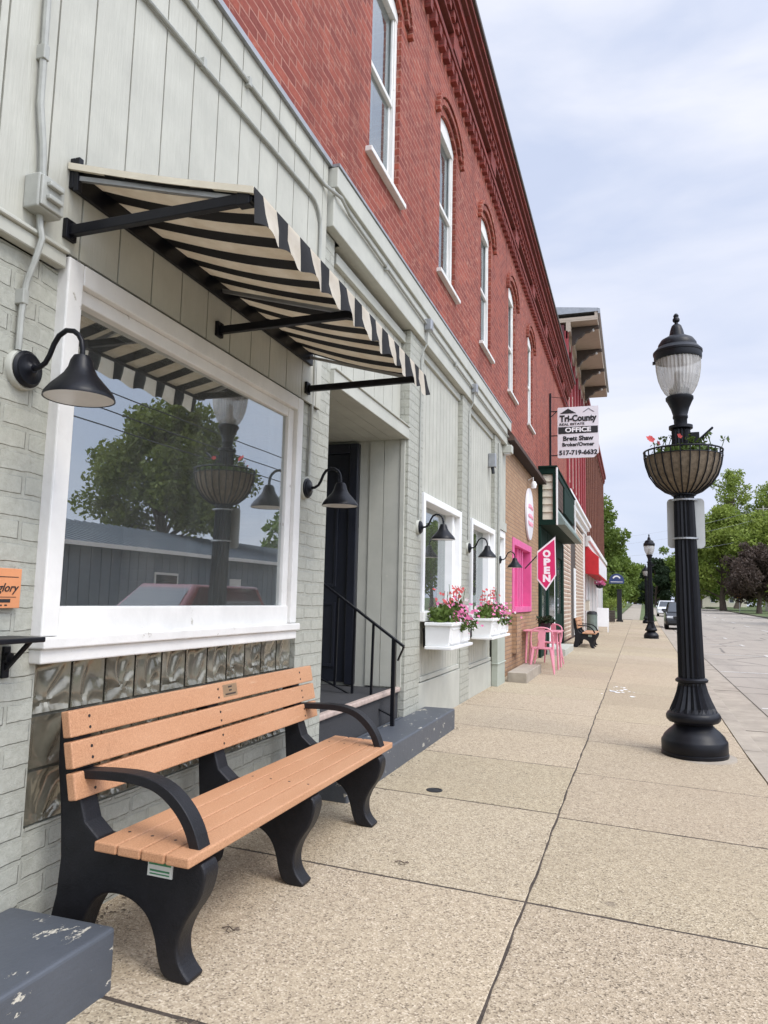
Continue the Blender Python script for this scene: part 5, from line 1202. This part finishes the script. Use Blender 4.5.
tree('street_tree', 'leafy green tree on the far verge just outside the right picture edge', gl(20.5, 67), 10.5, 5.2, 2.4, .3, 'leaf', 9000, .24, 41, G2)
tree('street_tree', 'rounded green tree on the far verge between purple tree and right picture edge', gl(21.5, 90), 10, 4.2, 2.4, .3, 'leaf', 7000, .28, 42, G2)
def shrub(label, loc, r, h, n, seed, mat='leaf'):
    rnd = random.Random(seed); t = thing('shrub', label, 'shrub', (0, 0, 0), 'shrubs on the left lawn'); q = MB()
    for k in range(7): leafcloud(q, (rnd.gauss(0, r * .4), rnd.gauss(0, r * .4), h * rnd.uniform(.3, .75)), (r * .6, r * .6, h * .35), n // 7, .09, rnd=rnd)
    q.build('foliage', mat, t); q = MB()
    for k in range(5): q.tube([(0, 0, -.1), (rnd.gauss(0, r * .4), rnd.gauss(0, r * .4), h * .6)], .02, 5)
    q.build('stem', 'bark', t); t.location = loc
shrub('low green shrub beside the far sidewalk, nearest the notice board', (-.2, 64, gzc(64) + .2), 1.0, 1.5, 1300, 1, 'leaf_bright')
shrub('round green shrub on the left lawn behind the nearest shrub', (-.8, 72, gzc(72) + .3), 1.2, 1.8, 1300, 2)
shrub('tall pale brownish shrub above the left lawn under the trees', (-1.4, 80, gzc(80) + .4), 1.5, 3.4, 1300, 3, 'leaf_bright')
# fallen petals and twigs on the flags
for k, (x, y, lab) in enumerate(((.55, 2.75, 'dry curled twig on the sidewalk under the near bench'), (.75, 2.14, 'dry forked twig by the corner of the chipped step'), (.95, 3.75, 'small dry twig between the bench feet and the long joint'))):
    rnd = random.Random(k); q = MB(); z = wz(x, y) + .006; p = [(x, y, z), (x + .025, y + .012, z + .004), (x + .05, y - .004, z + .002), (x + .07, y + .015, z)]
    q.tube(p, .0028, 5); q.tube([p[1], (x + .03, y - .02, z), (x + .05, y - .03, z)], .002, 5); q.tube([p[2], (x + .06, y + .03, z)], .002, 5)
    tag(q.build('twig', 'bark'), lab, 'twig')

# ------------------------------------------------------------------ far side of the street
MS = thing('metal_shed', 'low slate blue metal sided shop across the street, reflected in the window', 'building', (18, 24, gzc(24)))
q = MB()
for i in range(70): y = 10 + i * .55; q.box(18, 18.04, y + .02, y + .53, -.2, 3.0)
q.box(18.04, 30, 10, 48.5, -.2, 3.0); q.build('wall', 'metal_wall', MS)
q = MB()
for i in range(70): y = 9.8 + i * .555; q.bar((17.6, y, 3.16), (24, y, 4.72), .03, .05)
q.add([(17.6, 9.7, 3.1), (24, 9.7, 4.66), (30.5, 9.7, 3.1), (17.6, 48.8, 3.1), (24, 48.8, 4.66), (30.5, 48.8, 3.1)], [(0, 3, 4, 1), (1, 4, 5, 2), (0, 1, 2), (5, 4, 3), (0, 2, 5, 3)]); q.build('roof', 'metal_roof', MS)
q = MB(); q.box(17.5, 17.62, 9.7, 48.8, 2.98, 3.14); q.build('gutter', 'white', MS)
q = MB(); q.box(17.95, 18.0, 26.5, 28.2, .9, 2.2); wn = q.build('window', 'white', MS); q = MB(); q.box(17.94, 17.949, 26.6, 28.1, 1.0, 2.1); q.build('pane', 'car_glass', wn)
q = MB(); q.box(17.95, 18.0, 32.5, 33.5, -.1, 2.1); q.build('door', 'white', MS)
def pole(label, x, y, h, arms=True):
    t = thing('utility_pole', label, 'utility pole', (x, y, gzc(y) - .1)); z0 = gzc(y) - .1
    q = MB(); q.tube([(x, y, z0), (x, y, z0 + h)], [.16, .11], 10); q.build('post', 'pale_wood', t)
    q = MB(); q.bar((x - 1.1, y, z0 + h - .5), (x + 1.1, y, z0 + h - .5), .1, .12); q.build('crossarm', 'pale_wood', t)
    q = MB()
    for s in (-1, 0, 1): q.lathe([(.05, 0), (.06, .1), (.02, .16)], (x + s, y, z0 + h - .44), 8)
    q.build('insulator', 'steel', t)
pole('weathered wooden utility pole among the trees on the far right', 22.3, 132, 17)
pole('weathered wooden utility pole standing beyond the far sidewalk on the left', .0, 112, 10.5)
pole('weathered wooden utility pole across the street near the metal shed', 16.4, 58, 9.5)
wi = 0
for (a, b, lab) in (((21.3, 132, 16.8), (-1.0, 112, 10.6), 'uppermost thin overhead wire crossing the street'), ((22.3, 132, 15.6), (0, 112, 9.7), 'middle thin overhead wire crossing the street'), ((22.3, 132, 12.6), (0, 112, 8.0), 'lowest thin overhead wire crossing the street')):
    q = MB(); A, B = Vector(a), Vector(b); q.tube([A.lerp(B, i / 12) - Vector((0, 0, .5 * math.sin(math.pi * i / 12))) for i in range(13)], .013, 5)
    tag(q.build('overhead_wire', 'steel'), lab, 'wire')
for z, lab in ((8.9, 'upper overhead wire over the metal shed across the street'), (8.2, 'middle overhead wire over the metal shed across the street'), (7.6, 'lower overhead wire over the metal shed across the street')):
    q = MB(); q.tube([(16.4, 58 - i * 6, z - .35 * math.sin(math.pi * i / 12)) for i in range(13)], .025, 5); tag(q.build('overhead_wire', 'black_matt'), lab, 'wire')
WS_ = thing('warning_sign', 'amber diamond warning sign on a post by the far trees', 'sign', (16.9, 120, gzc(120)))
q = MB(); z = gzc(120) + 2.6; X0 = 16.9; q.prism([(X0, z - .75), (X0 + .75, z), (X0, z + .75), (X0 - .75, z)], 1, 120, 120.02); q.build('panel', 'yellow_sign', WS_); q = MB(); q.prism([(X0 - .13, z - .4), (X0 + .08, z - .4), (X0 + .08, z), (X0 + .4, z), (X0, z + .4), (X0 - .4, z), (X0 - .13, z)], 1, 119.98, 119.999); q.build('arrow', 'ink', WS_)
q = MB(); q.tube([(X0, 120.05, gzc(120) - .1), (X0, 120.05, z + .6)], .05, 6); q.build('post', 'steel', WS_)
def house(label, x, y, w_, d_, h, wall, roof):
    t = thing('distant_house', label, 'house', (x, y, gzc(y)), 'houses far down the street'); z = gzc(y) - .3
    q = MB(); q.box(x, x + w_, y, y + d_, z, z + h); q.build('wall', wall, t)
    q = MB(); q.prism([(x - .4, z + h), (x + w_ / 2, z + h + 2.2), (x + w_ + .4, z + h)], 1, y - .4, y + d_ + .4); q.build('roof', roof, t)
    for k in range(2):
        q = MB(); a = x + w_ * (.18 + .42 * k); q.box(a, a + 1.1, y - .04, y, z + 1.2, z + 2.5); wn = q.build('window', 'white', t); q = MB(); q.box(a + .12, a + .98, y - .06, y - .041, z + 1.3, z + 2.4); q.build('pane', 'car_glass', wn)
house('white bungalow behind the trunks on the right', 27, 150, 9, 8, 3, 'white', 'metal_roof')
house('pale bungalow under the trees right of the lamp post', 17, 182, 9, 8, 3, 'cream', 'brown_dark')

# dry leaf crumbs and grit gathered along the wall foot, the steps and the joints
q = MB(); rnd = random.Random(77)
def crumb(x, y, s):
    a = rnd.random() * 6.28; z = wz(x, y) + .003; c_, s_ = math.cos(a) * s, math.sin(a) * s
    q.add([(x - c_, y - s_, z), (x + s_ * .45, y - c_ * .45, z + s * .25), (x + c_, y + s_, z + s * .1), (x - s_ * .45, y + c_ * .45, z + s * .3)], [(0, 1, 2, 3)])
for _ in range(170): crumb(.02 + abs(rnd.gauss(0, .05)), rnd.uniform(2.3, 4.5), rnd.uniform(.004, .013))
for _ in range(90): crumb(.37 + abs(rnd.gauss(0, .035)), rnd.uniform(4.5, 7.8), rnd.uniform(.004, .012))
for _ in range(150): yv = rnd.uniform(2.2, 14); crumb(jx(yv) + rnd.gauss(0, .012), yv, rnd.uniform(.003, .009))
for _ in range(80): yv = rnd.choice(lj[3:8]); xv = rnd.uniform(.1, 1.6); crumb(xv, yv + rnd.gauss(0, .012), rnd.uniform(.003, .008))
for _ in range(90): crumb(rnd.uniform(.3, 3), 2 + 8 * rnd.random() ** 1.5, rnd.uniform(.003, .009))
for _ in range(60): yv = rnd.uniform(7.6, 12); crumb(.05 + abs(rnd.gauss(0, .04)), yv, rnd.uniform(.004, .012))
tag(q.build('leaf_litter', 'bark'), 'dry leaf crumbs and grit gathered along the wall foot and sidewalk joints', 'leaf litter', None, 'stuff')
